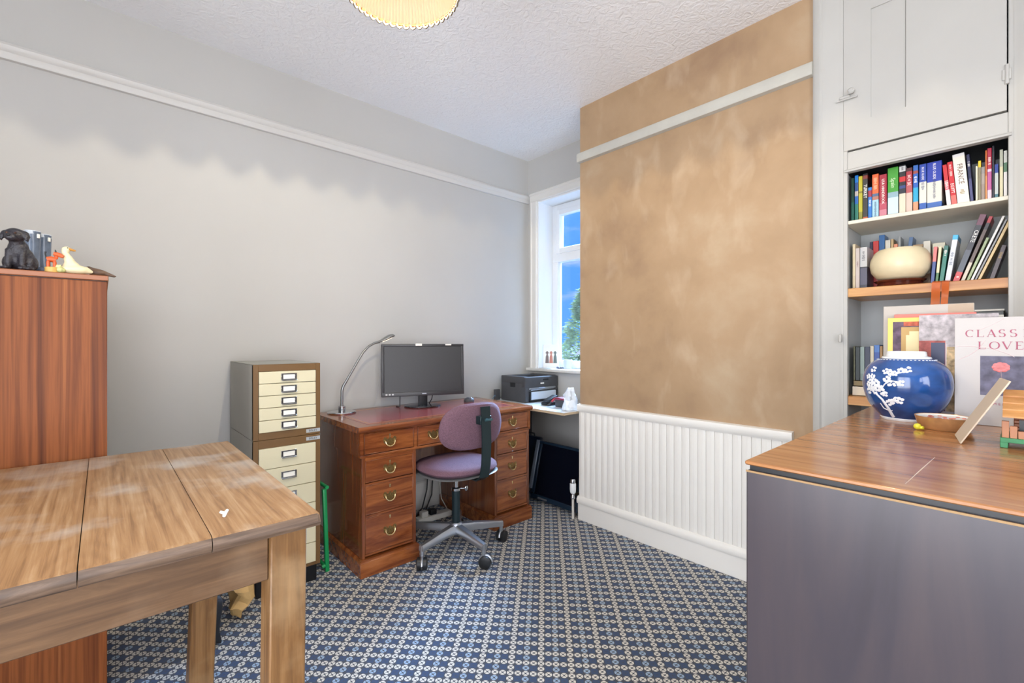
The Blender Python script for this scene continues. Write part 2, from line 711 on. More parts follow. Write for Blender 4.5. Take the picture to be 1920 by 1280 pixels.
# rear wall; its large unseen window is added to fill the room with light
RY0, RY1, RZ0, RZ1 = -0.9, 1.1, 0.15, 2.55
bm = new()
box(bm, XL - 0.15, XL, YN, RY0, 0, CE)
box(bm, XL - 0.15, XL, RY1, YL, 0, CE)
box(bm, XL - 0.15, XL, RY0, RY1, 0, RZ0)
box(bm, XL - 0.15, XL, RY0, RY1, RZ1, CE)
struct('wall_rear', bm, M_wall, 'off-white wall with an added wide window, behind the camera')
w2 = struct_root('added_window_2', 'wide white-framed window added behind the camera as a fill source', (XL - 0.08, 0.1, RZ0))
bm = new()
for y in (RY0, 0.07, RY1 - 0.06):
    box(bm, XL - 0.11, XL - 0.05, y, y + 0.06, RZ0, RZ1, 0.006)
box(bm, XL - 0.11, XL - 0.05, RY0, RY1, RZ0, RZ0 + 0.06, 0.006)
box(bm, XL - 0.11, XL - 0.05, RY0, RY1, RZ1 - 0.06, RZ1, 0.006)
part('window_frame', bm, M_upvc, w2)
for a, c in ((RY0 + 0.06, 0.07), (0.13, RY1 - 0.06)):
    bm = new(); box(bm, XL - 0.083, XL - 0.077, a, c, RZ0 + 0.06, RZ1 - 0.06)
    part('pane', bm, pane_glass(), w2)


def moulding(bm, prof, path_fn, t0, t1):
    """extrude a closed profile [(out, z)] along a straight run"""
    prism(bm, prof, path_fn, t0, t1)


# picture rails
RAILP = [(0, 2.40), (0.016, 2.402), (0.021, 2.412), (0.021, 2.43), (0.03, 2.44), (0.034, 2.455), (0.026, 2.468), (0.012, 2.468), (0, 2.47)]
bm = new(); prism(bm, RAILP, lambda u, v, d: Vector((d, YL - u, v)), XL, XW)
struct('trim_1', bm, pm('rail_paint', srgb(209, 207, 202), 0.45), 'white picture rail along the left wall')
bm = new()
prism(bm, [(0, 2.405), (0.026, 2.408), (0.03, 2.415), (0.03, 2.455), (0.024, 2.466), (0, 2.468)], lambda u, v, d: Vector((XR - u, d, v)), 0.633, 2.006)
struct('trim_2', bm, pm('rail_old_white', srgb(192, 189, 178), 0.5, var=0.05, vscale=9), 'plain white picture rail on the plastered chimney breast')
# skirting of the left wall
SK = [(0, 0), (0.02, 0), (0.02, 0.15), (0.014, 0.165), (0.012, 0.18), (0.004, 0.19), (0, 0.19)]
bm = new(); prism(bm, SK, lambda u, v, d: Vector((d, YL - u, v)), XL, XW)
struct('baseboard_left', bm, M_white, 'tall white skirting board along the left wall')
bm = new(); prism(bm, SK, lambda u, v, d: Vector((XW - u, d, v)), 2.0, YL - 0.02)
struct('baseboard_far', bm, M_white, 'white skirting board under the window')

# wainscot on the chimney breast: dado rail, boards, base rail, skirting
M_wains = pm('fresh_white_paint', srgb(240, 238, 232), 0.45, var=0.015, vscale=5)
wain = struct_root('trim_3', 'white tongue-and-groove panelling on the lower chimney breast', (XR, 1.35, 0))
WA, WB = 0.714, 2.0
bm = new()
prism(bm, [(0, 0.728), (0.02, 0.728), (0.024, 0.736), (0.028, 0.742), (0.03, 0.765), (0.026, 0.775), (0, 0.779)], lambda u, v, d: Vector((XR - u, d, v)), WA, WB + 0.006)
part('dado_rail', bm, M_wains, wain)
nb = 28
pw = (WB - WA) / nb
proto_me = None
for i in range(nb):
    y0 = WA + i * pw
    if proto_me is None:
        bm = new()
        prism(bm, [(0.0, 0), (0.0125, 0.0008), (0.0145, 0.004), (0.0145, pw - 0.004), (0.0125, pw - 0.0008), (0.0, pw)],
              lambda u, v, d: Vector((XR - u, WA + v, d)) - Vector((XR, 1.35, 0)), 0.15, 0.73)
        # centre bead
        box(bm, -0.0155, -0.014, WA + pw * 0.5 - 0.003 - 1.35, WA + pw * 0.5 + 0.003 - 1.35, 0.15, 0.73, 0.0006)
        o = part('panel_board', bm, M_wains, wain, local=True)
        proto_me = o.data
    else:
        o = bpy.data.objects.new('panel_board', proto_me)
        COL.objects.link(o)
        o.parent = wain
        o.location = (0, i * pw, 0)
bm = new()
prism(bm, [(0, 0.112), (0.026, 0.112), (0.03, 0.12), (0.03, 0.142), (0.022, 0.156), (0.014, 0.16), (0, 0.16)], lambda u, v, d: Vector((XR - u, d, v)), WA, WB + 0.006)
part('base_rail', bm, M_wains, wain)
bm = new(); box(bm, XR - 0.02, XR, 0.64, WB + 0.004, 0, 0.113, 0.002)
struct('baseboard_chimney', bm, M_wains, 'white skirting board below the panelling on the chimney breast')

# ------------------------------------------------------------------ far window
win = struct_root('window_1', 'narrow white window in the alcove looking out on sky and a conifer', (2.9, 2.43, WZ0))
bm = new()                                             # architrave, three mitred lengths
AP = [(0, 0), (0.012, 0), (0.02, 0.008), (0.02, 0.052), (0.026, 0.058), (0.026, 0.072), (0.016, 0.082), (0, 0.082)]
prism(bm, AP, lambda u, v, d: Vector((XW - u, WY1 + v, d)), WZ0, WZ1)
part('architrave', bm, M_white, win)
bm = new()
prism(bm, AP, lambda u, v, d: Vector((XW - u, d, WZ1 + v)), 2.005, WY1 + 0.082)
part('architrave', bm, M_white, win)
bm = new()                                             # reveal lining
box(bm, XW - 0.004, 2.98, WY1 - 0.012, WY1, WZ0, WZ1)
part('reveal_lining', bm, M_upvc, win)
bm = new(); box(bm, XW - 0.0035, 2.98, WY0, WY1 - 0.0125, WZ1 - 0.012, WZ1 - 0.0005)
part('reveal_lining', bm, M_upvc, win)
bm = new(); box(bm, XW - 0.055, 2.97, 2.004, 2.872, 0.95, 0.974, 0.006, 2)
part('window_sill', bm, M_white, win)
TR = 1.93                                              # transom height
bm = new()
FX0, FX1 = 2.955, 3.015
box(bm, FX0, FX1, WY1 - 0.075, WY1 - 0.012, 0.974, WZ1 - 0.012, 0.006, 2)
box(bm, FX0, FX1, WY0, WY0 + 0.06, 0.974, WZ1 - 0.012, 0.006, 2)
box(bm, FX0 + 0.001, FX1 - 0.001, WY0 + 0.001, WY1 - 0.013, 0.9745, 1.035, 0.006, 2)
box(bm, FX0 + 0.001, FX1 - 0.001, WY0 + 0.001, WY1 - 0.013, WZ1 - 0.07, WZ1 - 0.0125, 0.006, 2)
box(bm, FX0 - 0.005, FX1 - 0.0015, WY0 + 0.001, WY1 - 0.02, TR - 0.04, TR + 0.035, 0.006, 2)
part('window_frame', bm, M_upvc, win)
bm = new()                                             # opening top light
a0, a1, b0, b1 = WY0 + 0.06, WY1 - 0.07, TR + 0.03, WZ1 - 0.065
for k, q in enumerate(((a0 + 0.001, a1 - 0.001, b0 + 0.0005, b0 + 0.045), (a0 + 0.001, a1 - 0.001, b1 - 0.045, b1 - 0.0005), (a0, a0 + 0.045, b0, b1), (a1 - 0.045, a1, b0, b1))):
    e_ = 0.001 if k < 2 else 0.0
    box(bm, FX0 - 0.02 + e_, FX1 - 0.02 - e_, q[0], q[1], q[2], q[3], 0.006, 2)
part('sash', bm, M_upvc, win)
bm = new(); box(bm, 2.982, 2.986, a0 + 0.04, a1 - 0.04, b0 + 0.04, b1 - 0.04)
part('pane', bm, pane_glass(), win)
bm = new(); box(bm, 2.988, 2.992, WY0 + 0.05, WY1 - 0.06, 1.03, TR - 0.03)
part('pane', bm, pane_glass(), win)

# conifer beyond the window
def conifer():
    r = thing('conifer_tree', 'pale green conifer standing outside the window', 'tree', (8.0, 6.55, -1.2))
    bm = new()
    tube(bm, [(8.0, 6.55, -1.2), (8.0, 6.55, 2.3)], [0.12, 0.015], 8)
    part('trunk', bm, pm('tree_bark', srgb(96, 78, 62), 0.9), r)
    bm = new()
    rnd = random.Random(3)
    for i in range(5200):
        t = rnd.random() ** 0.75
        z = 2.42 - t * 3.4
        R = 0.03 + 1.5 * t * (0.8 + 0.25 * math.sin(z * 13))
        a = rnd.random() * 2 * PI
        rr = R * math.sqrt(0.25 + 0.75 * rnd.random())
        c = Vector((8.0 + rr * math.cos(a), 6.55 + rr * math.sin(a), z - 0.10 * rr))
        d = Vector((math.cos(a), math.sin(a), -0.35 + 0.6 * rnd.random())).normalized()
        s = 0.05 + 0.06 * rnd.random()
        side = d.cross(Vector((rnd.random() - .5, rnd.random() - .5, 1))).normalized()
        up = d.cross(side)
        v = [bm.verts.new(c + side * s * .35), bm.verts.new(c + d * s * 1.4), bm.verts.new(c - side * s * .35), bm.verts.new(c + up * s * .3)]
        bm.faces.new((v[0], v[1], v[3])); bm.faces.new((v[1], v[2], v[3])); bm.faces.new((v[0], v[3], v[2]))
    part('foliage', bm, pm('conifer_needles', srgb(176, 186, 150), 0.7, var=0.4, vscale=9), r, smooth=0, kind='stuff')


conifer()

# sill things
r = thing('greeting_card', 'white card with three figures in hats standing on the window sill', 'card', (2.874, 2.70, 0.974))
bm = new()
Mc = Matrix.Translation((2.874, 2.700, 1.0745)) @ Matrix.Rotation(math.radians(42), 4, 'Z') @ Matrix.Rotation(math.radians(6), 4, 'Y')
obox(bm, Mc, 0.004, 0.135, 0.196, 0.001)
part('card_sheet', bm, M_ivory, r)
for k, (dx, cc) in enumerate(((-0.034, (120, 105, 100)), (0.0, (196, 128, 108)), (0.034, (110, 120, 112)))):
    bm = new()
    def cf(u, v, d, dx=dx):
        return Mc @ Vector((-0.002 - d, -(dx + u), v))
    prism(bm, [(-0.016, -0.06), (0.016, -0.06), (0.012, -0.005), (0.006, 0.012), (0.008, 0.024), (0.018, 0.027), (0.009, 0.032), (0.006, 0.042), (-0.006, 0.042), (-0.009, 0.032), (-0.018, 0.027), (-0.008, 0.024), (-0.006, 0.012), (-0.012, -0.005)], cf, 0.0, 0.0006)
    part('printed_figure', bm, pm('card_print_%d' % k, srgb(*cc), 0.7), r)
bm = new(); box(bm, 2.755, 2.815, 2.58, 2.73, 0.974, 0.979, 0.001)
bm.verts.ensure_lookup_table()
single('paper_sheet', bm, pm('sill_paper', srgb(205, 212, 214), 0.6), 'flat grey-green paper lying in front of the card on the sill', 'paper')
r = thing('glass_tumbler', 'clear frosted tumbler at the breast end of the window sill', 'glass', (2.86, 2.50, 0.974))
bm = new(); lathe(bm, [(0, 0.974), (0.03, 0.974), (0.036, 1.05), (0.033, 1.05), (0.028, 0.98), (0, 0.98)], (2.86, 2.50, 0), 20)
part('tumbler_body', bm, pm('frosted_glass', srgb(215, 228, 235), 0.25, spec=0.7), r)
bm = new()
for q in range(5):
    ball(bm, (2.85 + 0.02 * math.sin(q * 2.1), 2.60 - 0.012 * q, 0.982), (0.016, 0.012, 0.009), 8, 6)
single('pebble_trinket', bm, pm('trinket_mix', srgb(120, 128, 150), 0.4, var=0.5, vscale=50), 'small dark trinkets beside the tumbler on the sill', 'trinket')

# ================================================================== built-in bookcase (alcove cupboard)
BX = XR
M_case = pm('aged_white_paint', srgb(186, 184, 178), 0.45, var=0.02, vscale=5)
bk = thing('alcove_bookcase', 'white built-in alcove cupboard with open bookshelves and a panelled door above', 'bookcase', (BX, 0.27, 0))
OY0, OY1 = 0.033, 0.507             # opening
PRO = 0.022                          # architrave proud of the breast
AP2 = [(0, 0), (0.0, 0.112), (0.018, 0.112), (0.024, 0.104), (0.026, 0.085), (0.02, 0.078), (0.02, 0.06), (0.016, 0.054), (0.016, 0.04), (0.012, 0.034), (0.012, 0.018), (0.008, 0.012), (0.006, 0.0)]
bm = new(); prism(bm, AP2, lambda u, v, d: Vector((BX + 0.004 - u, 0.521 + v, d)), 0, CE)
part('architrave', bm, M_case, bk)
bm = new(); prism(bm, AP2, lambda u, v, d: Vector((BX + 0.004 - u, 0.019 - v, d)), 0, CE)
part('architrave', bm, M_case, bk)
bm = new(); box(bm, BX, BX + 0.022, OY1, 0.523, 0, CE, 0.002)
part('face_stile', bm, M_case, bk)
bm = new(); box(bm, BX, BX + 0.022, 0.017, OY0, 0, CE, 0.002)
part('face_stile', bm, M_case, bk)
bm = new(); box(bm, BX, BX + 0.022, OY0, OY1, 1.934, 2.022, 0.002)
part('face_rail', bm, M_case, bk)
bm = new(); prism(bm, [(0, 1.934), (0.01, 1.934), (0.012, 1.940), (0.006, 1.946), (0, 1.946)], lambda u, v, d: Vector((BX - u, d, v)), OY0 - 0.008, OY1 + 0.008)
part('bead_moulding', bm, M_case, bk)
M_inside = pm('bookcase_inside_paint', srgb(186, 190, 190), 0.7, var=0.06, vscale=3)
bm = new(); box(bm, BX + 0.315, BX + 0.335, 0.0, 0.62, 0, CE)
part('back_panel', bm, M_inside, bk)
bm = new(); box(bm, BX + 0.022, BX + 0.315, OY1 + 0.012, 0.62, 0, CE)
part('side_panel', bm, M_inside, bk)
bm = new(); box(bm, BX + 0.022, BX + 0.315, -0.08, OY0 - 0.012, 0, CE)
part('side_panel', bm, M_inside, bk)
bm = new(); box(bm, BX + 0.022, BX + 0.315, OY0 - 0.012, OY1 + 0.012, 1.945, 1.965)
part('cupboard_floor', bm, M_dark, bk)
S1, S2, S3 = 1.726, 1.431, 0.962
M_shelfw = pm('white_shelf_paint', srgb(222, 215, 196), 0.5, var=0.04, vscale=9)
bm = new(); box(bm, BX + 0.012, BX + 0.315, OY0 - 0.012, OY1 + 0.012, S1 - 0.016, S1, 0.002)
part('shelf', bm, M_shelfw, bk, label='white painted shelf')
M_pine = wood('varnished_pine', [(0.3, srgb(176, 116, 58)), (0.5, srgb(200, 142, 80)), (0.7, srgb(214, 164, 104))], 'y', 30, 0.05, 0.35)
for z in (S2, S3):
    bm = new(); box(bm, BX + 0.010, BX + 0.315, OY0 - 0.012, OY1 + 0.012, z - 0.038, z, 0.002)
    part('shelf', bm, M_pine, bk, label='varnished pine shelf')
bm = new(); box(bm, BX + 0.012, BX + 0.315, OY0 - 0.012, OY1 + 0.012, 0.5, 0.53, 0.002)
part('shelf', bm, M_pine, bk, label='varnished pine shelf')
bm = new(); box(bm, BX, BX + 0.022, OY0, OY1, 2.7215, CE, 0.001)
part('face_rail', bm, M_case, bk)
# panelled door
dy0, dy1, dz0, dz1 = 0.0365, 0.5195, 2.028, 2.72
dr_parts = new()
box(dr_parts, BX - 0.004, BX + 0.016, 0.425, dy1, dz0, dz1)       # lock stile
box(dr_parts, BX - 0.004, BX + 0.016, dy0, 0.128, dz0, dz1)       # hinge stile
box(dr_parts, BX - 0.004, BX + 0.016, 0.128, 0.425, dz0, 2.145)
box(dr_parts, BX - 0.004, BX + 0.016, 0.128, 0.425, 2.60, dz1)
door = part('door', dr_parts, M_case, bk)
bm = new(); box(bm, BX + 0.001, BX + 0.013, 0.3140, 0.43, 2.14, 2.605, 0.001)
part('door_panel', bm, M_case, door)
bm = new(); box(bm, BX - 0.0034, BX + 0.013, 0.12, 0.3125, 2.14, 2.605, 0.0002)
part('door_panel', bm, M_case, door)
bm = new(); tube(bm, [(BX - 0.002, 0.489, 2.273), (BX - 0.014, 0.489, 2.273), (BX - 0.02, 0.489, 2.273), (BX - 0.03, 0.489, 2.273), (BX - 0.036, 0.489, 2.273)], [0.006, 0.006, 0.012, 0.0135, 0.007], 16)
part('knob', bm, M_case, door)
bm = new(); box(bm, BX - 0.012, BX - 0.004, 0.495, 0.535, 2.255, 2.268, 0.003)
tube(bm, [(BX - 0.012, 0.47, 2.250), (BX - 0.012, 0.545, 2.250)], 0.004, 8)
part('latch', bm, M_case, door)
bm = new(); tube(bm, [(BX - 0.006, dy0 - 0.001, 2.12), (BX - 0.006, dy0 - 0.001, 2.19)], 0.006, 10)
box(bm, BX - 0.008, BX - 0.002, dy0 - 0.012, dy0 + 0.012, 2.135, 2.175, 0.002)
part('hinge', bm, M_case, door)
bm = new(); box(bm, BX - 0.03, BX - 0.016, 0.522, 0.534, 1.196, 1.232, 0.003)
part('cupboard_catch', bm, M_case, bk)

# ================================================================== books
BOOKMAT = {}
def book(label, xs, y_left, w, h, zb, stops, depth=0.13, lean=0.0, tx=None, group=None, name='book'):
    """upright book, spine facing the room (-x). y_left = edge towards the window side; lean>0 tips towards -y"""
    a = math.radians(lean)
    zoff = w * math.sin(a) if a > 0 else 0.0
    r = thing(name, label, 'book', (xs, y_left, zb + zoff + 0.0005), (a, 0, 0), group)
    w2 = w - 0.0008
    mt = bands('cover_' + label[:24], [(p, srgb(*c)) for p, c in stops])
    bm = new()
    t = min(0.0022, w2 * 0.14)
    box(bm, 0, t, -w2, 0, 0, h, 0.0006)                       # spine
    box(bm, t * 0.6, depth, -t, 0, 0, h)
    box(bm, t * 0.6, depth, -w2, -w2 + t, 0, h)
    cov = part('cover', bm, mt, r, local=True)
    bm = new(); box(bm, t, depth - 0.004, -w2 + t, -t, 0.003, h - 0.004)
    part('pages', bm, M_page, r, local=True)
    if tx:
        for (s, size, zc, col) in tx:
            M = frame_m((-0.0003, -w2 / 2, zc * h), (0, 0, -1), (0, -1, 0))
            if isinstance(s, int):                     # lettering too small to read: a row of short strokes
                rq = random.Random(len(label) * 7 + int(size * 1e5))
                bm = new()
                n_ = s * 2
                for q in range(n_):
                    if rq.random() < 0.12:
                        continue
                    u_ = (q - n_ / 2) * size * 0.30
                    hgt = size * (0.25 + 0.3 * rq.random())
                    vv = [bm.verts.new(M @ Vector((u_ + a_ * size * 0.075, b_ * hgt, 0.0))) for a_, b_ in ((-1, -1), (1, -1), (1, 1), (-1, 1))]
                    bm.faces.new(vv)
                part('spine_lettering', bm, pm('title_%d_%d_%d' % col, srgb(*col), 0.5), cov, local=True, smooth=0)
                continue
            text('spine_title', s, size, pm('title_%d_%d_%d' % col, srgb(*col), 0.5), cov, M)
    return r


W_, K_ = (245, 243, 235), (22, 22, 26)
G1, G2, G3 = 'travel guides on the white shelf', 'books on the upper pine shelf', 'books on the lower pine shelf'
XS = 2.47
book('dark green book leaning into the corner of the white shelf', XS, 0.505, 0.011, 0.195, S1, [(0, (20, 90, 74)), (0.45, (14, 62, 46))], lean=0, group=G1)
book('blue guidebook with a teal foot leaning at the shelf corner', XS, 0.492, 0.013, 0.203, S1, [(0, (22, 110, 92)), (0.38, (20, 92, 170)), (0.55, (180, 170, 160)), (0.66, (26, 70, 130)), (0.84, (10, 118, 200))], lean=0, group=G1)
book('slim olive yellow guidebook beside the TURKEY guide', XS, 0.4785, 0.0145, 0.196, S1, [(0, (128, 124, 34)), (0.2, (176, 168, 24)), (0.62, (120, 108, 20)), (0.66, (182, 172, 22))], group=G1)
book('black TURKEY guidebook with an orange foot', XS, 0.4635, 0.018, 0.203, S1, [(0, (205, 92, 40)), (0.07, K_), (0.88, (120, 40, 30)), (0.96, K_)], tx=[('TURKEY', 0.0165, 0.62, W_)], group=G1)
book('short bright blue pocket guide next to the TURKEY guide', XS, 0.4450, 0.0138, 0.139, S1, [(0, (22, 110, 190)), (0.7, (150, 30, 60)), (0.9, (24, 120, 200))], tx=[(6, 0.008, 0.5, W_)], group=G1)
book('guidebook with an orange top and pale blue foot', XS, 0.4307, 0.0225, 0.191, S1, [(0, (158, 200, 224)), (0.42, (170, 110, 90)), (0.5, (70, 96, 130)), (0.56, (222, 96, 42))], tx=[(7, 0.012, 0.78, (240, 190, 150)), (15, 0.0075, 0.2, (40, 60, 80))], group=G1)
book('crimson USA HANDBOOK with white lettering', XS, 0.4069, 0.0258, 0.183, S1, [(0, (196, 120, 134)), (0.18, (180, 70, 90)), (0.34, (160, 20, 48))], tx=[('USA HANDBOOK', 0.0135, 0.6, W_)], group=G1)
book('thick green Spain guidebook with a pale lower half', XS, 0.3785, 0.035, 0.203, S1, [(0, (196, 216, 222)), (0.38, (140, 170, 180)), (0.49, (60, 150, 40))], tx=[('Spain', 0.020, 0.68, (220, 236, 200))], group=G1)
book('black guidebook with a red apple on its spine', XS, 0.3411, 0.021, 0.205, S1, [(0, (220, 206, 180)), (0.42, (24, 26, 40)), (0.52, (40, 60, 120)), (0.58, K_), (0.66, (196, 30, 34)), (0.76, K_), (0.86, (200, 200, 200)), (0.97, K_)], tx=[(3, 0.008, 0.92, K_)], group=G1)
book('faded red guidebook with a cream lower spine', XS, 0.3195, 0.0205, 0.187, S1, [(0, (214, 186, 170)), (0.45, (176, 84, 86)), (0.62, (166, 40, 54)), (0.92, (70, 22, 28))], tx=[(6, 0.012, 0.72, (240, 210, 205))], group=G1)
book('slim blue guide with cyan middle and coral foot', XS, 0.2972, 0.0160, 0.192, S1, [(0, (226, 150, 110)), (0.22, (30, 160, 200)), (0.52, (24, 90, 180)), (0.82, (150, 70, 60)), (0.88, (40, 100, 180))], tx=[(5, 0.010, 0.68, W_)], group=G1)
book('medium blue and cream guide beside the thickest blue guide', XS, 0.2786, 0.0225, 0.190, S1, [(0, (44, 90, 170)), (0.17, (216, 212, 200)), (0.62, (24, 62, 160))], tx=[('BLUE GUIDE', 0.0095, 0.80, W_), (5, 0.010, 0.52, (50, 70, 110))], group=G1)
book('thickest blue and cream guide on the white shelf', XS, 0.2550, 0.044, 0.190, S1, [(0, (52, 98, 170)), (0.15, (216, 212, 198)), (0.58, (20, 50, 160))], tx=[('BLUE GUIDE', 0.0115, 0.80, W_), (14, 0.009, 0.42, (50, 60, 100))], group=G1)
book('slim red guide with a white foot tipped beside the EGYPT guide', XS, 0.1965, 0.0130, 0.169, S1, [(0, (230, 224, 222)), (0.4, (206, 90, 100)), (0.62, (196, 34, 40))], lean=-4.5, tx=[(7, 0.009, 0.5, W_)], group=G1)
book('red EGYPT guidebook tipped against the FRANCE guide', XS, 0.1828, 0.0158, 0.176, S1, [(0, (226, 104, 92)), (0.24, (198, 20, 30))], lean=-4.5, tx=[('EGYPT', 0.0135, 0.40, W_), (11, 0.007, 0.8, (250, 220, 210))], group=G1)
book('thick white FRANCE guidebook with brown lettering', XS, 0.1662, 0.0340, 0.200, S1, [(0, (232, 226, 212)), (0.94, (226, 224, 222))], lean=-4.5, tx=[('FRANCE', 0.0215, 0.60, (104, 72, 48)), (2, 0.016, 0.24, (150, 120, 60))], group=G1)
book('navy blue guide with small white titles beside FRANCE', XS, 0.1310, 0.0090, 0.190, S1, [(0, (66, 66, 110)), (0.5, (28, 30, 70))], lean=-3.5, tx=[(5, 0.007, 0.8, W_)], group=G1)
book('thin cream pamphlet next to the marbled grey book', XS, 0.1170, 0.0055, 0.138, S1, [(0, (232, 226, 196))], group=G1)
book('yellow-topped book standing behind the marbled grey one', XS + 0.006, 0.1112, 0.0082, 0.158, S1, [(0, (150, 140, 110)), (0.84, (224, 196, 40))], group=G1)
book('grey-brown marbled small book on the white shelf', XS - 0.004, 0.1028, 0.0105, 0.130, S1, [(0, (150, 132, 118)), (0.5, (160, 146, 132)), (0.8, (140, 134, 126))], group=G1)
book('slim orange guidebook beside the magenta one', XS, 0.0920, 0.0052, 0.190, S1, [(0, (222, 150, 90)), (0.5, (196, 100, 34))], group=G1)
book('red and magenta guidebook with a pale foot', XS, 0.0866, 0.0118, 0.196, S1, [(0, (230, 200, 210)), (0.2, (190, 90, 150)), (0.55, (220, 200, 215)), (0.6, (180, 20, 60))], tx=[(6, 0.008, 0.75, W_)], group=G1)
book('tall black guidebook near the shelf end', XS + 0.004, 0.0745, 0.0065, 0.203, S1, [(0, (30, 24, 34))], group=G1)
book('short white and blue-topped pocket guide near the shelf end', XS, 0.0677, 0.0100, 0.131, S1, [(0, (70, 120, 130)), (0.15, (200, 206, 200)), (0.75, (30, 60, 150))], group=G1)
book('cream paperback second from the end of the white shelf', XS, 0.0550, 0.0090, 0.181, S1, [(0, (226, 218, 178)), (0.65, (186, 190, 170))], group=G1)
book('white and green book last on the white shelf', XS, 0.0450, 0.0095, 0.174, S1, [(0, (236, 232, 228)), (0.55, (90, 130, 100)), (0.75, (210, 212, 205))], group=G1)

# upper pine shelf
X2 = 2.50
book('cream paperback at the corner of the upper pine shelf', X2, 0.5060, 0.0105, 0.203, S2, [(0, (214, 196, 160)), (0.3, (222, 204, 166))], group=G2)
book('pinkish beige paperback on the upper pine shelf', X2, 0.4950, 0.0150, 0.183, S2, [(0, (206, 190, 178))], tx=[(7, 0.006, 0.6, (120, 60, 50))], group=G2)
book('thick paperback with a grey top and dark patterned foot', X2, 0.4790, 0.0260, 0.184, S2, [(0, (52, 52, 66)), (0.1, (80, 78, 96)), (0.5, (40, 40, 50)), (0.53, (192, 190, 188))], tx=[(7, 0.010, 0.78, (60, 60, 70))], group=G2)
X2b = 2.64
book('navy book standing behind the cream bowl', X2b, 0.4700, 0.0125, 0.227, S2, [(0, (26, 28, 64)), (0.6, (110, 24, 70)), (0.8, (24, 26, 62))], depth=0.085, group=G2)
book('bright red book behind the cream bowl', X2b, 0.4570, 0.0210, 0.228, S2, [(0, (206, 40, 26))], depth=0.085, group=G2)
book('tall blue book with a pale foot behind the bowl', X2b, 0.4355, 0.0210, 0.252, S2, [(0, (180, 190, 196)), (0.45, (20, 92, 152))], depth=0.085, group=G2)
book('off-white book behind the cream bowl', X2b, 0.4135, 0.0190, 0.226, S2, [(0, (214, 208, 192))], depth=0.085, group=G2)
book('slim tan book behind the cream bowl', X2b, 0.3935, 0.0100, 0.228, S2, [(0, (196, 164, 112))], depth=0.085, group=G2)
book('orange-red paperback behind the cream bowl', X2b, 0.3830, 0.0140, 0.204, S2, [(0, (216, 96, 60)), (0.85, (226, 140, 100))], depth=0.085, group=G2)
book('slim grey book behind the cream bowl', X2b, 0.3680, 0.0090, 0.234, S2, [(0, (156, 158, 156))], depth=0.085, group=G2)
book('slate blue book tilting behind the cream bowl', X2b, 0.3540, 0.0140, 0.226, S2, [(0, (70, 104, 146))], depth=0.085, lean=6, group=G2)
book('low brown book seen over the rim of the bowl', X2b, 0.3180, 0.0330, 0.190, S2, [(0, (170, 136, 88))], depth=0.085, group=G2)
book('white and brown booklet beyond the rim of the bowl', X2b, 0.2840, 0.0230, 0.200, S2, [(0, (150, 110, 70)), (0.3, (228, 222, 206))], depth=0.085, group=G2)
book('pale cream volume behind the leaning books', X2b + 0.01, 0.2560, 0.0400, 0.188, S2, [(0, (226, 220, 194))], depth=0.07, group=G2)
book('faded pink paperback first of the leaning row', X2, 0.2480, 0.0115, 0.150, S2, [(0, (40, 66, 130)), (0.6, (206, 110, 104))], lean=4, group=G2)
book('slim green-footed cream paperback in the leaning row', X2, 0.2340, 0.0090, 0.148, S2, [(0, (60, 110, 60)), (0.3, (222, 206, 164))], lean=4.5, group=G2)
book('teal green paperback in the leaning row', X2, 0.2225, 0.0135, 0.150, S2, [(0, (12, 110, 92)), (0.8, (20, 96, 84))], lean=6, tx=[(5, 0.008, 0.8, W_)], group=G2)
book('white phrasebook with a bright blue tip in the leaning row', X2, 0.2060, 0.0160, 0.188, S2, [(0, (206, 210, 216)), (0.83, (226, 220, 222)), (0.9, (60, 170, 220))], lean=7.5, tx=[(10, 0.0085, 0.5, (90, 100, 120))], group=G2)
book('black CRETE guidebook leaning steeply with a red foot', X2, 0.1830, 0.0185, 0.262, S2, [(0, (196, 50, 54)), (0.15, (70, 76, 86)), (0.48, (34, 34, 40)), (0.84, (110, 60, 80))], lean=17, tx=[('CRETE', 0.0165, 0.68, W_), (1, 0.012, 0.07, W_)], group=G2)
book('brown and red-tipped guide leaning beside CRETE', X2, 0.1605, 0.0110, 0.252, S2, [(0, (200, 190, 170)), (0.3, (90, 70, 60)), (0.8, (40, 34, 36)), (0.9, (170, 30, 40))], lean=18, group=G2)
book('soft green booklet leaning between dark and white covers', X2, 0.1455, 0.0085, 0.170, S2, [(0, (150, 166, 120))], lean=19, group=G2)
book('white magazine leaning near the shelf end', X2, 0.1340, 0.0075, 0.250, S2, [(0, (232, 230, 224))], lean=20, depth=0.17, group=G2)
book('grey magazine leaning next to the white one', X2, 0.1235, 0.0060, 0.236, S2, [(0, (150, 150, 152))], lean=20.5, depth=0.17, group=G2)
book('buff folder leaning last in the row', X2, 0.1145, 0.0085, 0.236, S2, [(0, (212, 186, 128))], lean=20.5, depth=0.17, group=G2)
book('dark brown album slumped at the end of the upper pine shelf', X2, 0.0830, 0.0130, 0.130, S2, [(0, (60, 38, 40))], lean=15, tx=[(5, 0.008, 0.7, (180, 150, 90))], group=G2)

# lower pine shelf, seen between door frame and blue jar
def flat_book(label, x0, x1, y0, y1, z0, z1, col, name='book'):
    r = thing(name, label, 'book', (x0, (y0 + y1) / 2, z0), group=G3)
    bm = new()
    box(bm, x0, x1, y0, y1, z0, z0 + 0.002); box(bm, x0, x1, y0, y1, z1 - 0.002, z1); box(bm, x0, x0 + 0.002, y0, y1, z0, z1)
    part('cover', bm, pm('flat_cover_%d_%d' % (col[0], col[1]), srgb(*col), 0.45), r)
    bm = new(); box(bm, x0 + 0.002, x1 - 0.004, y0 + 0.003, y1 - 0.003, z0 + 0.002, z1 - 0.002)
    part('pages', bm, M_page, r)


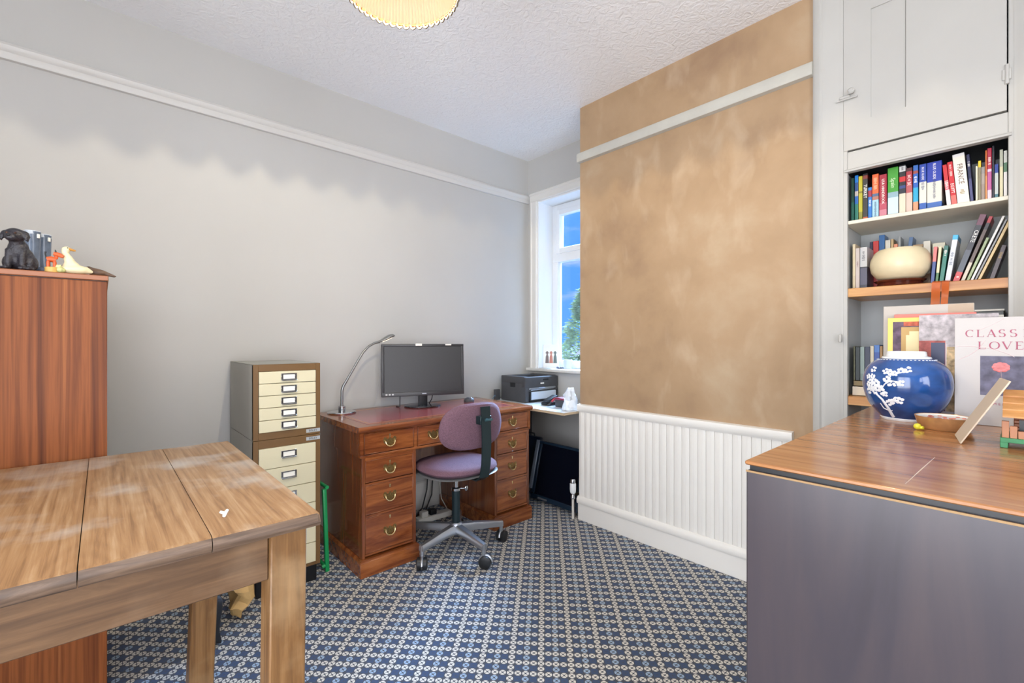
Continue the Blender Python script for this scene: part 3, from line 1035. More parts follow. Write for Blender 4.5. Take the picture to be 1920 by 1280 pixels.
flat_book('cream box-like book lying lowest on the lower pine shelf', 2.47, 2.66, 0.30, 0.500, S3 + 0.0005, S3 + 0.042, (214, 200, 176))
flat_book('brown book lying flat under the upright dark books', 2.475, 2.66, 0.30, 0.497, S3 + 0.0425, S3 + 0.066, (134, 112, 70))
zb3 = S3 + 0.066
for (lab, yl, w, h, st) in (
        ('olive green slim book in the row behind the blue jar', 0.5005, 0.0060, 0.150, [(0, (86, 84, 50))]),
        ('blackish green book in the row behind the blue jar', 0.4935, 0.0165, 0.147, [(0, (22, 34, 32))]),
        ('grey-green book in the row behind the blue jar', 0.4765, 0.0155, 0.148, [(0, (110, 126, 120)), (0.2, (126, 142, 136))]),
        ('dark navy book in the row behind the blue jar', 0.4605, 0.0190, 0.148, [(0, (34, 42, 66))]),
        ('cream and brown book in the row behind the blue jar', 0.4410, 0.0130, 0.152, [(0, (196, 186, 164))]),
        ('bright blue book in the row behind the blue jar', 0.4275, 0.0190, 0.156, [(0, (30, 70, 150)), (0.8, (60, 110, 180))]),
        ('ochre brown book in the row behind the blue jar', 0.4080, 0.0100, 0.152, [(0, (150, 108, 50))]),
        ('black book with pale blue edge behind the grey folder', 0.3975, 0.0120, 0.156, [(0, (30, 36, 44))])):
    book(lab, 2.49, yl, w, h, zb3, st, group=G3)
r = thing('box_file', 'grey box file with white edges standing on the lower pine shelf', 'box file', (2.58, 0.13, S3))
bm = new(); box(bm, 2.50, 2.70, 0.045, 0.245, S3 + 0.0005, 1.315, 0.002)
part('file_body', bm, pm('file_grey', srgb(112, 116, 116), 0.6), r)
bm = new(); box(bm, 2.497, 2.70, 0.043, 0.247, 1.315, 1.322, 0.001)
part('lid_edge', bm, M_ivory, r)
bm = new(); box(bm, 2.495, 2.499, 0.045, 0.245, 1.290, 1.300)
part('lid_edge', bm, M_ivory, r)

# cream bowl on its dark wooden stand
r = thing('oval_planter', 'rounded cream ceramic bowl on the upper pine shelf', 'bowl', (2.53, 0.347, S2 + 0.028))
bm = new()
lathe(bm, [(0, 1.462), (0.055, 1.462), (0.078, 1.470), (0.097, 1.497), (0.102, 1.525), (0.099, 1.552), (0.086, 1.580), (0.072, 1.592), (0.066, 1.592), (0.075, 1.575), (0.088, 1.53), (0.06, 1.475), (0, 1.470)], (2.53, 0.347, 0), 40)
part('bowl_body', bm, pm('cream_glaze', srgb(232, 216, 178), 0.32, var=0.04, vscale=12), r)
r2 = thing('bowl_stand', 'dark polished wooden stand under the cream bowl', 'stand', (2.53, 0.347, S2))
bm = new()
lathe(bm, [(0, 1.4315), (0.08, 1.4315), (0.084, 1.436), (0.078, 1.442), (0.074, 1.448), (0.084, 1.454), (0.087, 1.459), (0.08, 1.4615), (0, 1.4615)], (2.53, 0.347, 0), 40)
part('stand_ring', bm, pm('dark_rosewood', srgb(88, 38, 24), 0.25, coat=0.4, var=0.3, vscale=20), r2)

# orange ribbon over the shelf edge
r = thing('orange_ribbon', 'bright orange satin ribbon hanging over the pine shelf edge', 'ribbon', (2.42, 0.21, S2))
def ribbon(y0, y1, yb0, yb1, length, ph):
    bm = new()
    n = 14
    rows = []
    for i in range(n + 1):
        t = i / n
        if t < 0.2:
            q = t / 0.2
            x, z = 2.47 - q * 0.052, S2 + 0.002 + 0.003 * math.sin(q * PI)
        else:
            q = (t - 0.2) / 0.8
            x, z = 2.418 - 0.006 * math.sin(q * 7 + ph), S2 - q * length
        a = y0 + (yb0 - y0) * t
        b = y1 + (yb1 - y1) * t
        rows.append((bm.verts.new((x, a, z)), bm.verts.new((x - 0.004 * math.sin(t * 9 + ph), b, z + 0.001))))
    for i in range(n):
        bm.faces.new((rows[i][0], rows[i][1], rows[i + 1][1], rows[i + 1][0]))
    g = bmesh.ops.solidify(bm, geom=bm.faces[:], thickness=0.0006)
    return bm
M_rib = pm('orange_satin', srgb(246, 138, 66), 0.4, spec=0.6)
part('ribbon_tail', ribbon(0.208, 0.232, 0.216, 0.2435, 0.135, 0.3), M_rib, r)
part('ribbon_tail', ribbon(0.184, 0.206, 0.1925, 0.2115, 0.125, 1.4), M_rib, r)

# ================================================================== sideboard on the right
CH = 0.97
cx0, cx1, cy0, cy1 = 0.929, 2.04, -0.85, 0.357
sb = thing('sideboard', 'dark veneered sideboard with a glossy brown wood-grain top', 'sideboard', (1.47, -0.25, 0))
M_chest = wood('faded_dark_veneer', [(0.25, srgb(48, 42, 46)), (0.5, srgb(60, 54, 60)), (0.75, srgb(74, 64, 66))], 'z', 7, 0.12, 0.3, dist=0.6, spec=0.6)
M_top = wood('brown_laminate', [(0.28, srgb(134, 86, 50)), (0.48, srgb(168, 116, 72)), (0.72, srgb(190, 140, 94))], 'y', 34, 0.045, 0.17, coat=0.0, dist=0.5, spec=0.4)
bm = new(); box(bm, cx0, cx1, cy0, cy1, 0.0, CH - 0.018, 0.003)
part('carcass', bm, M_chest, sb)
bm = new(); box(bm, cx0 + 0.006, cx1, cy0, cy1 - 0.005, CH - 0.0185, CH - 0.008)
part('shadow_strip', bm, M_black, sb)
bm = new(); box(bm, cx0 - 0.001, cx1 + 0.002, cy0, cy1 + 0.002, CH - 0.008, CH, 0.002)
part('top_board', bm, M_top, sb)
bm = new(); box(bm, cx0 - 0.0006, cx0 + 0.002, cy0, cy1, CH - 0.0215, CH - 0.0182)
part('edge_lipping', bm, pm('raw_lipping', srgb(158, 126, 84), 0.6), sb)

bm = new(); tube(bm, [(0.966, 0.126, CH), (1.10, 0.121, CH), (1.233, 0.1156, CH)], [0.0003, 0.0008, 0.0003], 5)
part('scratch', bm, pm('pale_scratch', srgb(220, 200, 176), 0.7), sb)

# ---- blue and white jar
VX, VY, VR = 1.772, 0.229, 0.1025
VPROF = [(0.0, 0.0), (0.055, 0.0), (0.058, 0.006), (0.072, 0.022), (0.090, 0.05), (0.1005, 0.085), (0.1025, 0.108), (0.099, 0.135), (0.088, 0.158), (0.070, 0.174), (0.055, 0.181)]
jar = thing('ginger_jar', 'round blue and white porcelain jar with plum blossom on the sideboard', 'jar', (VX, VY, CH))
def smooth_prof(P, n=6):
    out = []
    for i in range(len(P) - 1):
        p0, p1, p2, p3 = P[max(i - 1, 0)], P[i], P[i + 1], P[min(i + 2, len(P) - 1)]
        for k in range(n):
            t = k / n
            f = lambda a, b, c, d: 0.5 * ((2 * b) + (-a + c) * t + (2 * a - 5 * b + 4 * c - d) * t * t + (-a + 3 * b - 3 * c + d) * t ** 3)
            out.append((max(0, f(p0[0], p1[0], p2[0], p3[0])), f(p0[1], p1[1], p2[1], p3[1])))
    out.append(P[-1])
    return out
body_prof = [(0.0, 0.0), (0.055, 0.0)] + smooth_prof(VPROF[2:], 5)
bm = new(); lathe(bm, [(r_, z_ + CH) for r_, z_ in body_prof], (VX, VY, 0), 56)
M_blue = pm('cobalt_glaze', srgb(34, 76, 138), 0.12, coat=0.4, var=0.38, vscale=14, stretch=(1, 1, 1.8))
jb = part('jar_body', bm, M_blue, jar)
M_porc = pm('white_porcelain', srgb(232, 236, 240), 0.12, coat=0.4)
bm = new()
lathe(bm, [(0.058, 0.178 + CH), (0.056, 0.185 + CH), (0.047, 0.188 + CH), (0.0455, 0.199 + CH), (0.043, 0.201 + CH), (0.040, 0.198 + CH), (0.041, 0.17 + CH), (0.02, 0.165 + CH), (0, 0.165 + CH)], (VX, VY, 0), 48)
part('neck_rim', bm, M_porc, jar)
bm = new(); lathe(bm, [(0.0535, CH), (0.0575, CH + 0.0002), (0.0605, CH + 0.006), (0.0595, CH + 0.008)], (VX, VY, 0), 48)
part('foot_ring', bm, M_porc, jar)
def jar_r(z):
    P = body_prof
    for i in range(len(P) - 1):
        if P[i][1] <= z <= P[i + 1][1] and P[i + 1][1] > P[i][1]:
            t = (z - P[i][1]) / (P[i + 1][1] - P[i][1])
            return P[i][0] + t * (P[i + 1][0] - P[i][0])
    return 0.06
VA = math.atan2(-VY, -VX)            # azimuth that faces into the room
def on_jar(a, z, off=0.0004):
    """a: metres round the girth from the facing line, positive to the observer's right"""
    th = VA + a / VR
    rr = jar_r(z) + off
    return Vector((VX + rr * math.cos(th), VY + rr * math.sin(th), CH + z))
bm = new()
def twig(pts, w0, w1):
    P = []
    for i in range(len(pts) - 1):
        for k in range(5):
            t = k / 5
            P.append((pts[i][0] + (pts[i + 1][0] - pts[i][0]) * t, pts[i][1] + (pts[i + 1][1] - pts[i][1]) * t))
    P.append(pts[-1])
    n = len(P)
    tube(bm, [on_jar(a, z, 0.0) for a, z in P], [w0 + (w1 - w0) * i / (n - 1) for i in range(n)], 6)
twig([(-0.046, 0.012), (-0.050, 0.04), (-0.060, 0.062), (-0.078, 0.080)], 0.0042, 0.0026)
twig([(-0.055, 0.052), (-0.042, 0.058), (-0.024, 0.066)], 0.0022, 0.0014)
twig([(-0.050, 0.030), (-0.066, 0.036), (-0.070, 0.05)], 0.002, 0.0012)
twig([(-0.052, 0.024), (-0.040, 0.032)], 0.002, 0.0012)
twig([(-0.062, 0.085), (-0.048, 0.108), (-0.034, 0.118), (-0.012, 0.116)], 0.002, 0.0014)
twig([(-0.042, 0.114), (-0.034, 0.135), (-0.012, 0.142), (0.004, 0.146)], 0.0018, 0.0012)
part('painted_branch', bm, M_porc, jb)
bm = new()
rnd = random.Random(11)
blos = [(-0.094, 0.094), (-0.100, 0.104), (-0.092, 0.112), (-0.100, 0.084), (-0.104, 0.126), (-0.078, 0.084), (-0.068, 0.094), (-0.082, 0.100), (-0.058, 0.086), (-0.072, 0.108), (-0.088, 0.090), (-0.062, 0.100), (-0.050, 0.079), (-0.086, 0.128), (-0.080, 0.116),
        (-0.022, 0.066), (-0.034, 0.059), (-0.015, 0.064), (-0.040, 0.056), (-0.010, 0.113), (-0.022, 0.110), (-0.044, 0.122), (-0.038, 0.112),
        (-0.026, 0.139), (-0.038, 0.141), (-0.012, 0.146), (0.004, 0.150), (-0.050, 0.144), (-0.09, 0.147)]
for (a, z) in blos:
    s = 0.0058 + 0.0022 * rnd.random()
    for k in range(5):
        t = 2 * PI * k / 5 + rnd.random()
        c = on_jar(a + s * 0.85 * math.cos(t), z + s * 0.85 * math.sin(t), 0.0)
        th = math.atan2(c.y - VY, c.x - VX)
        ball(bm, c, (0.0011, s * 0.62, s * 0.62), 7, 5, Matrix.Rotation(th, 3, 'Z'))
part('painted_blossom', bm, M_porc, jb, label='white painted plum blossom')
bm = new()
for k in range(44):
    th = 2 * PI * k / 44
    z = 0.1765
    rr = jar_r(z) + 0.0002
    ball(bm, (VX + rr * math.cos(th), VY + rr * math.sin(th), CH + z), (0.0028, 0.0028, 0.0012), 6, 4)
part('shoulder_dots', bm, M_porc, jb)

# ---- brass pin dish
dx, dy = 1.645, 0.136
r = thing('pin_dish', 'shallow round brass dish with a floral inside on the sideboard', 'dish', (dx, dy, CH))
bm = new()
lathe(bm, [(0, CH + 0.0003), (0.046, CH + 0.0003), (0.052, CH + 0.006), (0.058, CH + 0.028), (0.060, CH + 0.034), (0.0575, CH + 0.034), (0.055, CH + 0.029), (0.049, CH + 0.009), (0, CH + 0.008)], (dx, dy, 0), 40)
part('dish_body', bm, pm('copper_brass', srgb(200, 156, 108), 0.3, metal=0.45, var=0.2, vscale=30), r)
bm = new(); lathe(bm, [(0, CH + 0.0285), (0.03, CH + 0.029), (0.0545, CH + 0.0302), (0.0565, CH + 0.033)], (dx, dy, 0), 32)
fl = part('enamel_inlay', bm, pm('dish_enamel', srgb(238, 232, 222), 0.3), r)
bm = new()
for k in range(12):
    t, q = k * 2.4, 0.012 + 0.034 * ((k * 7) % 12) / 12
    ball(bm, (dx + q * math.cos(t), dy + q * math.sin(t), CH + 0.0300), (0.006, 0.005, 0.0014), 8, 5)
part('painted_flower', bm, pm('dish_flowers', srgb(214, 120, 96), 0.4, var=0.6, vscale=70), fl)
bm = new()
ball(bm, (1.585, 0.182, CH + 0.0085), (0.0085, 0.0085, 0.0082), 14, 10)
tube(bm, [(1.585, 0.182, CH + 0.006), (1.580, 0.170, CH + 0.007)], [0.005, 0.004], 8)
single('yellow_bead', bm, pm('yellow_plastic', srgb(226, 218, 60), 0.35), 'tiny yellow plastic bead beside the brass dish', 'bead')

# ---- standing picture books at the back of the sideboard
def cover_book(name, label, x, y_left, w, h, t, col, lean=4.0):
    """book standing up, front cover facing into the room, leaning back a little"""
    r = thing(name, label, 'book', (x, y_left, CH + 0.0005), (0, math.radians(lean), 0), 'picture books standing on the sideboard')
    bm = new()
    box(bm, 0, 0.0022, -w, 0, 0, h, 0.0006)
    box(bm, t - 0.0022, t, -w, 0, 0, h, 0.0006)
    box(bm, 0.001, t - 0.001, -0.0022, 0, 0, h)
    cv = part('cover', bm, pm('cover_' + name + label[:12], srgb(*col), 0.35, spec=0.5), r, local=True)
    bm = new(); box(bm, 0.0022, t - 0.0022, -w + 0.004, -0.0022, 0.003, h - 0.003)
    part('pages', bm, M_page, r, local=True)
    return r, cv
def decal(cv, name, y0, y1, z0, z1, m, d=0.0004):
    bm = new(); box(bm, -d, 0.0002, y0, y1, z0, z1)
    return part(name, bm, m, cv, local=True)

CX = 1.800
r, cv = cover_book('poetry_book', 'white hardback titled CLASSIC LOVE with a rose picture', CX, 0.128, 0.185, 0.296, 0.022, (180, 174, 169), lean=2.0)
M_rose = pm('wine_red_print', srgb(160, 72, 96), 0.5)
FM = lambda y, z: frame_m((-0.0006, y, z), (0, -1, 0), (0, 0, 1))
def serif_word(word, yc, zc, h, pitch):
    """roman capitals drawn as thick and thin strokes with serifs"""
    tk, tn = 0.15, 0.045
    def arc(cx, cz, rx, rz_, a0, a1, n=14):
        out = []
        for i in range(n + 1):
            a = math.radians(a0 + (a1 - a0) * i / n)
            w = tn + (tk - tn) * abs(math.cos(a)) ** 1.5
            out.append((cx + rx * math.cos(a), cz + rz_ * math.sin(a), w))
        return out
    def st(x0, z0, x1, z1, w):
        return [(x0, z0, w), (x1, z1, w)]
    G = {'C': [arc(0.45, 0.5, 0.40, 0.48, 50, 310), st(0.72, 0.98, 0.72, 0.74, 0.04)],
         'L': [st(0.2, 0, 0.2, 1, tk), st(0.05, 0.02, 0.75, 0.02, 0.05), st(0.05, 0.98, 0.35, 0.98, 0.04), st(0.75, 0, 0.75, 0.22, 0.04)],
         'A': [st(0.08, 0, 0.42, 1, 0.05), st(0.42, 1, 0.80, 0, tk), st(0.22, 0.36, 0.64, 0.36, 0.04), st(-0.02, 0.02, 0.2, 0.02, 0.04), st(0.66, 0.02, 0.94, 0.02, 0.04)],
         'S': [arc(0.40, 0.745, 0.25, 0.235, 40, 250, 10) + arc(0.40, 0.26, 0.27, 0.25, 80, -140, 12), st(0.62, 0.98, 0.62, 0.80, 0.04), st(0.15, 0.02, 0.15, 0.22, 0.04)],
         'I': [st(0.4, 0, 0.4, 1, tk), st(0.24, 0.02, 0.56, 0.02, 0.04), st(0.24, 0.98, 0.56, 0.98, 0.04)],
         'O': [arc(0.45, 0.5, 0.43, 0.48, 0, 360, 24)],
         'V': [st(0.08, 1, 0.46, 0, tk), st(0.46, 0, 0.82, 1, 0.05), st(-0.04, 0.98, 0.24, 0.98, 0.04), st(0.68, 0.98, 0.94, 0.98, 0.04)],
         'E': [st(0.2, 0, 0.2, 1, tk), st(0.05, 0.02, 0.72, 0.02, 0.05), st(0.05, 0.98, 0.70, 0.98, 0.05), st(0.2, 0.52, 0.55, 0.52, 0.045), st(0.72, 0, 0.72, 0.2, 0.04), st(0.70, 1, 0.70, 0.82, 0.04)]}
    n = len(word)
    bm = new()
    for i, chh in enumerate(word):
        ox = (i - (n - 1) / 2) * pitch - 0.42 * h
        for stroke in G[chh]:
            L_, R_ = [], []
            m_ = len(stroke)
            for k in range(m_):
                x, z, w = stroke[k]
                xa, za, _ = stroke[max(k - 1, 0)]
                xb, zb_, _ = stroke[min(k + 1, m_ - 1)]
                t = Vector((xb - xa, zb_ - za)).normalized()
                nn = Vector((-t.y, t.x)) * w / 2
                L_.append((x + nn.x, z + nn.y)); R_.append((x - nn.x, z - nn.y))
            V = [[bm.verts.new((-0.0007, yc - (ox + p[0] * h), zc + (p[1] - 0.5) * h)) for p in Q] for Q in (L_, R_)]
            for k in range(m_ - 1):
                bm.faces.new((V[0][k], V[0][k + 1], V[1][k + 1], V[1][k]))
    return part('cover_title', bm, M_rose, cv, local=True, smooth=0)
serif_word('CLASSIC', -0.0925, 0.252, 0.0200, 0.0207)
serif_word('LOVE', -0.0890, 0.219, 0.0205, 0.0232)
text('cover_title', 'TIMELESS', 0.009, M_rose, cv, FM(-0.090, 0.060), spacing=1.6)
pic = decal(cv, 'cover_picture', -0.135, -0.051, 0.083, 0.190, pm('slate_painting', srgb(98, 96, 116), 0.6, var=0.45, vscale=38), 0.0006)
bm = new()
for k in range(9):
    t = 2 * PI * k / 9
    ball(bm, (-0.0008, -0.090 + 0.010 * math.cos(t), 0.160 + 0.008 * math.sin(t)), (0.0012, 0.0075, 0.006), 8, 6)
ball(bm, (-0.0011, -0.090, 0.160), (0.0013, 0.011, 0.008), 10, 6)
part('rose_bloom', bm, pm('rose_pink', srgb(214, 122, 122), 0.5, var=0.2, vscale=120), pic, local=True)
bm = new(); tube(bm, [(-0.0008, -0.090, 0.153), (-0.0008, -0.091, 0.128), (-0.0008, -0.094, 0.104)], 0.0012, 6)
part('rose_stem', bm, pm('stem_lilac', srgb(150, 132, 140), 0.6), pic, local=True)
bm = new()
for (ya, za, yb, zb_, yc, zc) in ((0, 0.215, -0.07, 0.222, -0.115, 0.188), (-0.01, 0.18, -0.045, 0.196, -0.06, 0.232), (-0.05, 0.262, -0.075, 0.275, -0.095, 0.292)):
    P = [((1 - t) ** 2 * ya + 2 * t * (1 - t) * yb + t * t * yc, (1 - t) ** 2 * za + 2 * t * (1 - t) * zb_ + t * t * zc) for t in [i / 12 for i in range(13)]]
    tube(bm, [(-0.0001, min(-0.0005, a), b) for a, b in P], 0.0008, 5)
part('ribbon_print', bm, pm('pale_rose_print', srgb(216, 196, 196), 0.6), cv, local=True)

r, cv = cover_book('art_book', 'book with a floral painted cover and navy panel behind the jar', 1.886, 0.2142, 0.17, 0.310, 0.016, (206, 200, 206), lean=2.0)
decal(cv, 'cover_print', -0.17, 0, 0.215, 0.311, pm('pastel_flowers', srgb(180, 172, 174), 0.6, var=0.4, vscale=60), 0.0004)
decal(cv, 'cover_print', -0.060, 0, 0.02, 0.232, pm('red_flowers', srgb(168, 86, 80), 0.6, var=0.6, vscale=44), 0.0005)
decal(cv, 'navy_panel', -0.059, -0.028, 0.02, 0.226, pm('navy_panel', srgb(34, 42, 82), 0.4), 0.0007)
decal(cv, 'cover_print', -0.17, -0.0625, 0.02, 0.214, pm('folk_print', srgb(206, 180, 140), 0.6, var=0.55, vscale=60), 0.0005)

r, cv = cover_book('design_book', 'yellow bordered book with a cream plaque on its cover', 1.912, 0.2944, 0.17, 0.306, 0.014, (236, 204, 84), lean=2.0)
decal(cv, 'cover_print', -0.165, -0.013, 0.0, 0.293, pm('dim_purple_print', srgb(94, 74, 92), 0.6, var=0.55, vscale=50), 0.0003)
decal(cv, 'cover_print', -0.165, -0.040, 0.279, 0.293, pm('red_strip_print', srgb(190, 92, 64), 0.6, var=0.4, vscale=60), 0.0005)
decal(cv, 'plaque_frame', -0.165, -0.034, 0.165, 0.276, pm('ochre_print', srgb(196, 160, 100), 0.6), 0.0006)
bm = new()
prism(bm, [(0.046, 0.19), (0.046, 0.25), (0.054, 0.25), (0.054, 0.262), (0.13, 0.262), (0.13, 0.178), (0.054, 0.178), (0.054, 0.19)], lambda u, v, d: Vector((-d, -u, v)), 0.0004, 0.0010)
part('plaque', bm, pm('cream_print', srgb(240, 222, 172), 0.6), cv, local=True)

cover_book('red_book', 'thin coral red book showing above the yellow bordered one', 1.932, 0.281, 0.19, 0.318, 0.010, (222, 106, 88), lean=2.0)
r, cv = cover_book('sketch_album', 'tall pale grey album rearmost on the sideboard', 1.950, 0.3117, 0.215, 0.347, 0.018, (176, 167, 156), lean=2.0)
decal(cv, 'tape_patch', -0.214, -0.158, 0.24, 0.346, pm('buff_tape', srgb(180, 160, 138), 0.6), 0.0004)

# ---- leaning card and toy chalet
r = thing('picture_card', 'beige card leaning against the toy chalet roof', 'card', (1.46, 0.06, CH))
bm = new()
M = frame_m((0, 0, 0), (0, -0.53, 0.85), (1, 0, 0))
cardm = Matrix.Translation((1.495, 0.0625, CH + 0.0735))
cm = Matrix.Rotation(math.radians(28), 4, 'X')
obox(bm, cardm @ Matrix.Rotation(math.radians(8), 4, 'Z') @ cm, 0.120, 0.0032, 0.163, 0.0008)
part('card_board', bm, pm('beige_card', srgb(206, 190, 168), 0.6), r)

ch = thing('toy_chalet', 'small wooden toy chalet with a shingled roof and green base', 'ornament', (1.52, -0.04, CH))
M_log = wood('chalet_brown', [(0.3, srgb(110, 64, 40)), (0.6, srgb(150, 92, 60)), (0.8, srgb(170, 110, 74))], 'y', 40, 0.1, 0.5)
M_rooft = wood('chalet_roof_wood', [(0.3, srgb(176, 118, 62)), (0.6, srgb(202, 146, 86)), (0.8, srgb(214, 162, 104))], 'y', 50, 0.2, 0.5)
M_grn = pm('green_toy_paint', srgb(64, 138, 92), 0.5, var=0.1, vscale=40)
bx0, bx1, by0, by1 = 1.452, 1.572, -0.125, 0.032
bm = new()
box(bm, bx0, bx1, by0, by1, CH + 0.012, CH + 0.022, 0.001)
for (x, y) in ((bx0 + 0.006, by1 - 0.006), (bx1 - 0.006, by1 - 0.006), (bx0 + 0.006, by0 + 0.006), (bx1 - 0.006, by0 + 0.006)):
    box(bm, x - 0.006, x + 0.006, y - 0.006, y + 0.006, CH + 0.0003, CH + 0.013, 0.001)
part('base', bm, M_grn, ch)
for k in range(7):                                       # log walls, one log at a time
    z = CH + 0.022 + 0.0075 * k
    bm = new()
    box(bm, bx0 + 0.026, bx1 - 0.012, by0 + 0.012, by1 - 0.020, z, z + 0.0071, 0.0012)
    part('log', bm, M_log, ch)
bm = new(); box(bm, bx0 + 0.0252, bx0 + 0.0262, -0.015, 0.004, CH + 0.03, CH + 0.06)
part('doorway', bm, M_black, ch)
for k, (yy, hh) in enumerate(((0.024, 0.036), (0.012, 0.026), (-0.000, 0.016), (-0.012, 0.012), (-0.024, 0.010), (-0.036, 0.010), (-0.05, 0.012), (-0.064, 0.016))):
    bm = new(); box(bm, bx0 + 0.003, bx0 + 0.013, yy - 0.0055, yy + 0.0055, CH + 0.022, CH + 0.022 + hh, 0.0008)
    part('fence_post', bm, pm('toy_tan', srgb(186, 132, 100), 0.6), ch)
# roof: two slopes running along y, each with shingle courses; ridge over the middle
rz, ez = CH + 0.118, CH + 0.066
mx_ = (bx0 + bx1) / 2
for s in (-1, 1):
    e = mx_ + s * 0.072
    for k in range(4):
        t0, t1 = k / 4, (k + 1) / 4 + 0.04
        xa, za = mx_ + s * 0.072 * t0, rz - (rz - ez) * t0
        xb, zb_ = mx_ + s * 0.072 * t1, rz - (rz - ez) * t1
        bm = new()
        q = 0.004 * (k % 2)
        prism(bm, [(xa, za), (xb, zb_ + 0.004), (xb, zb_ + 0.0075), (xa, za + 0.0045)], lambda u, v, d: Vector((u, d, v)), by0 - 0.008, by1 - 0.004)
        part('roof_course', bm, M_rooft, ch)
bm = new(); prism(bm, [(mx_ - 0.06, ez + 0.012), (mx_ + 0.06, ez + 0.012), (mx_, rz - 0.004)], lambda u, v, d: Vector((u, d, v)), by0 + 0.012, by1 - 0.020)
part('gable', bm, M_log, ch)
bm = new(); box(bm, mx_ - 0.052, mx_ - 0.034, -0.060, -0.040, rz - 0.035, rz + 0.012, 0.001)
part('chimney', bm, M_rooft, ch)

# ================================================================== kitchen table on the left
TH = 0.82
tb = thing('wooden_table', 'worn oak table with square legs and three-board top', 'table', (-0.25, 1.55, 0))
M_oak = wood('worn_oak_top', [(0.34, srgb(130, 94, 60)), (0.46, srgb(152, 113, 74)), (0.56, srgb(163, 125, 85)), (0.68, srgb(176, 142, 104))], 'y', 85, 0.03, 0.46, dist=0.4, wear=(srgb(188, 180, 166), 0.85), figure=0.022, spec=0.4)
M_oak2 = wood('worn_oak_frame', [(0.3, srgb(72, 50, 31)), (0.5, srgb(98, 71, 46)), (0.7, srgb(122, 91, 61))], 'x', 26, 0.08, 0.45, wear=(srgb(160, 134, 108), 0.4), spec=0.4)
M_oak3 = wood('worn_oak_leg', [(0.3, srgb(88, 60, 32)), (0.5, srgb(122, 86, 48)), (0.7, srgb(148, 110, 68))], 'z', 30, 0.06, 0.45, wear=(srgb(190, 160, 120), 0.5), spec=0.4)
M_oakedge = wood('dark_oak_edge', [(0.3, srgb(64, 50, 40)), (0.5, srgb(96, 76, 60)), (0.7, srgb(128, 104, 84))], 'x', 40, 0.08, 0.5)
ty0, ty1 = 1.046, 2.04
seams = [-1.05, -0.62, -0.32, -0.03, 0.160, 0.366]
for i in range(len(seams) - 1):
    a, b_ = seams[i] + 0.0008, seams[i + 1] - 0.0008
    bm = new()
    # rounded plank: bevel along its front and back ends (and outer side)
    prism(bm, [(ty0 + 0.008, TH - 0.032), (ty0, TH - 0.022), (ty0, TH - 0.012), (ty0 + 0.005, TH - 0.003), (ty0 + 0.013, TH), (ty1 - 0.013, TH), (ty1 - 0.003, TH - 0.006), (ty1, TH - 0.016), (ty1 - 0.008, TH - 0.032)],
          lambda u, v, d: Vector((d, u, v + (0.0006 if i % 2 else 0))), a, b_)
    if i == len(seams) - 2:
        es = [e for e in bm.edges if all(abs(v.co.x - b_) < 1e-5 for v in e.verts) and min(v.co.z for v in e.verts) > TH - 0.02]
        bmesh.ops.bevel(bm, geom=es, offset=0.006, segments=3, affect='EDGES')
    o = part('plank', bm, M_oak, tb)
    o.data.materials.append(M_oakedge)
    for p_ in o.data.polygons:
        if p_.normal.z < 0.75:
            p_.material_index = 1
AZ0, AZ1 = 0.682, TH - 0.032
bm = new(); box(bm, -0.98, 0.270, 1.094, 1.118, AZ0, AZ1, 0.002)
part('apron', bm, M_oak2, tb)
bm = new(); box(bm, -0.98, 0.25, 1.87, 1.894, AZ0, AZ1, 0.002)
part('apron', bm, M_oak2, tb)
bm = new(); box(bm, 0.292, 0.316, 1.16, 1.84, AZ0, AZ1, 0.002)
part('apron', bm, M_oak2, tb)
bm = new(); box(bm, -0.99, -0.966, 1.16, 1.84, AZ0, AZ1, 0.002)
part('apron', bm, M_oak2, tb)
def leg(x0, x1, y0, y1, dxb, dyb, tx=0.0, ty=0.0):
    bm = new()
    vs = box(bm, x0, x1, y0, y1, 0, AZ1, 0.003)
    xm, ym = (x0 + x1) / 2, (y0 + y1) / 2
    for v in vs:
        k = 1 - v.co.z / AZ1
        v.co.x += dxb * k
        v.co.y += dyb * k
    part('leg', bm, M_oak3, tb)
leg(0.272, 0.346, 1.080, 1.158, -0.008, 0.0)
leg(0.240, 0.312, 1.838, 1.905, -0.028, 0.0)
leg(-1.0, -0.928, 1.080, 1.158, 0.008, 0.0)
leg(-1.0, -0.928, 1.838, 1.905, 0.008, 0.0)
r = thing('plastic_clip', 'tiny white plastic clip lying on the oak table', 'clip', (0.199, 1.157, TH))
bm = new()
tube(bm, [(0.197, 1.150, TH + 0.004), (0.200, 1.158, TH + 0.006), (0.206, 1.166, TH + 0.010)], [0.0035, 0.004, 0.003], 8)
tube(bm, [(0.200, 1.158, TH + 0.006), (0.192, 1.164, TH + 0.010)], [0.0035, 0.0028], 8)
part('clip_body', bm, M_ivory, r)

# ================================================================== tall cabinet at far left
tc_ = thing('tall_cabinet', 'tall striped mahogany veneer cabinet behind the oak table', 'cabinet', (-0.45, 2.4, 0))
M_sap = wood('sapele_veneer', [(0.30, srgb(76, 38, 18)), (0.42, srgb(114, 62, 32)), (0.50, srgb(142, 82, 42)), (0.58, srgb(112, 60, 30)), (0.70, srgb(160, 98, 54))], 'z', 22, 0.018, 0.42, coat=0.0, dist=0.3, spec=0.2)
wy = 2.062
TZ = 1.4215
bm = new(); box(bm, -0.95, 0.0145, wy, 2.70, 0.0, TZ - 0.020, 0.002)
part('carcass', bm, M_sap, tc_)
M_saph = wood('sapele_top', [(0.2, srgb(112, 60, 34)), (0.5, srgb(146, 88, 54)), (0.8, srgb(160, 104, 70))], 'x', 22, 0.05, 0.4)
bm = new(); box(bm, -0.955, 0.018, wy - 0.004, 2.70, TZ - 0.018, TZ, 0.0025)
part('top_board', bm, M_saph, tc_)
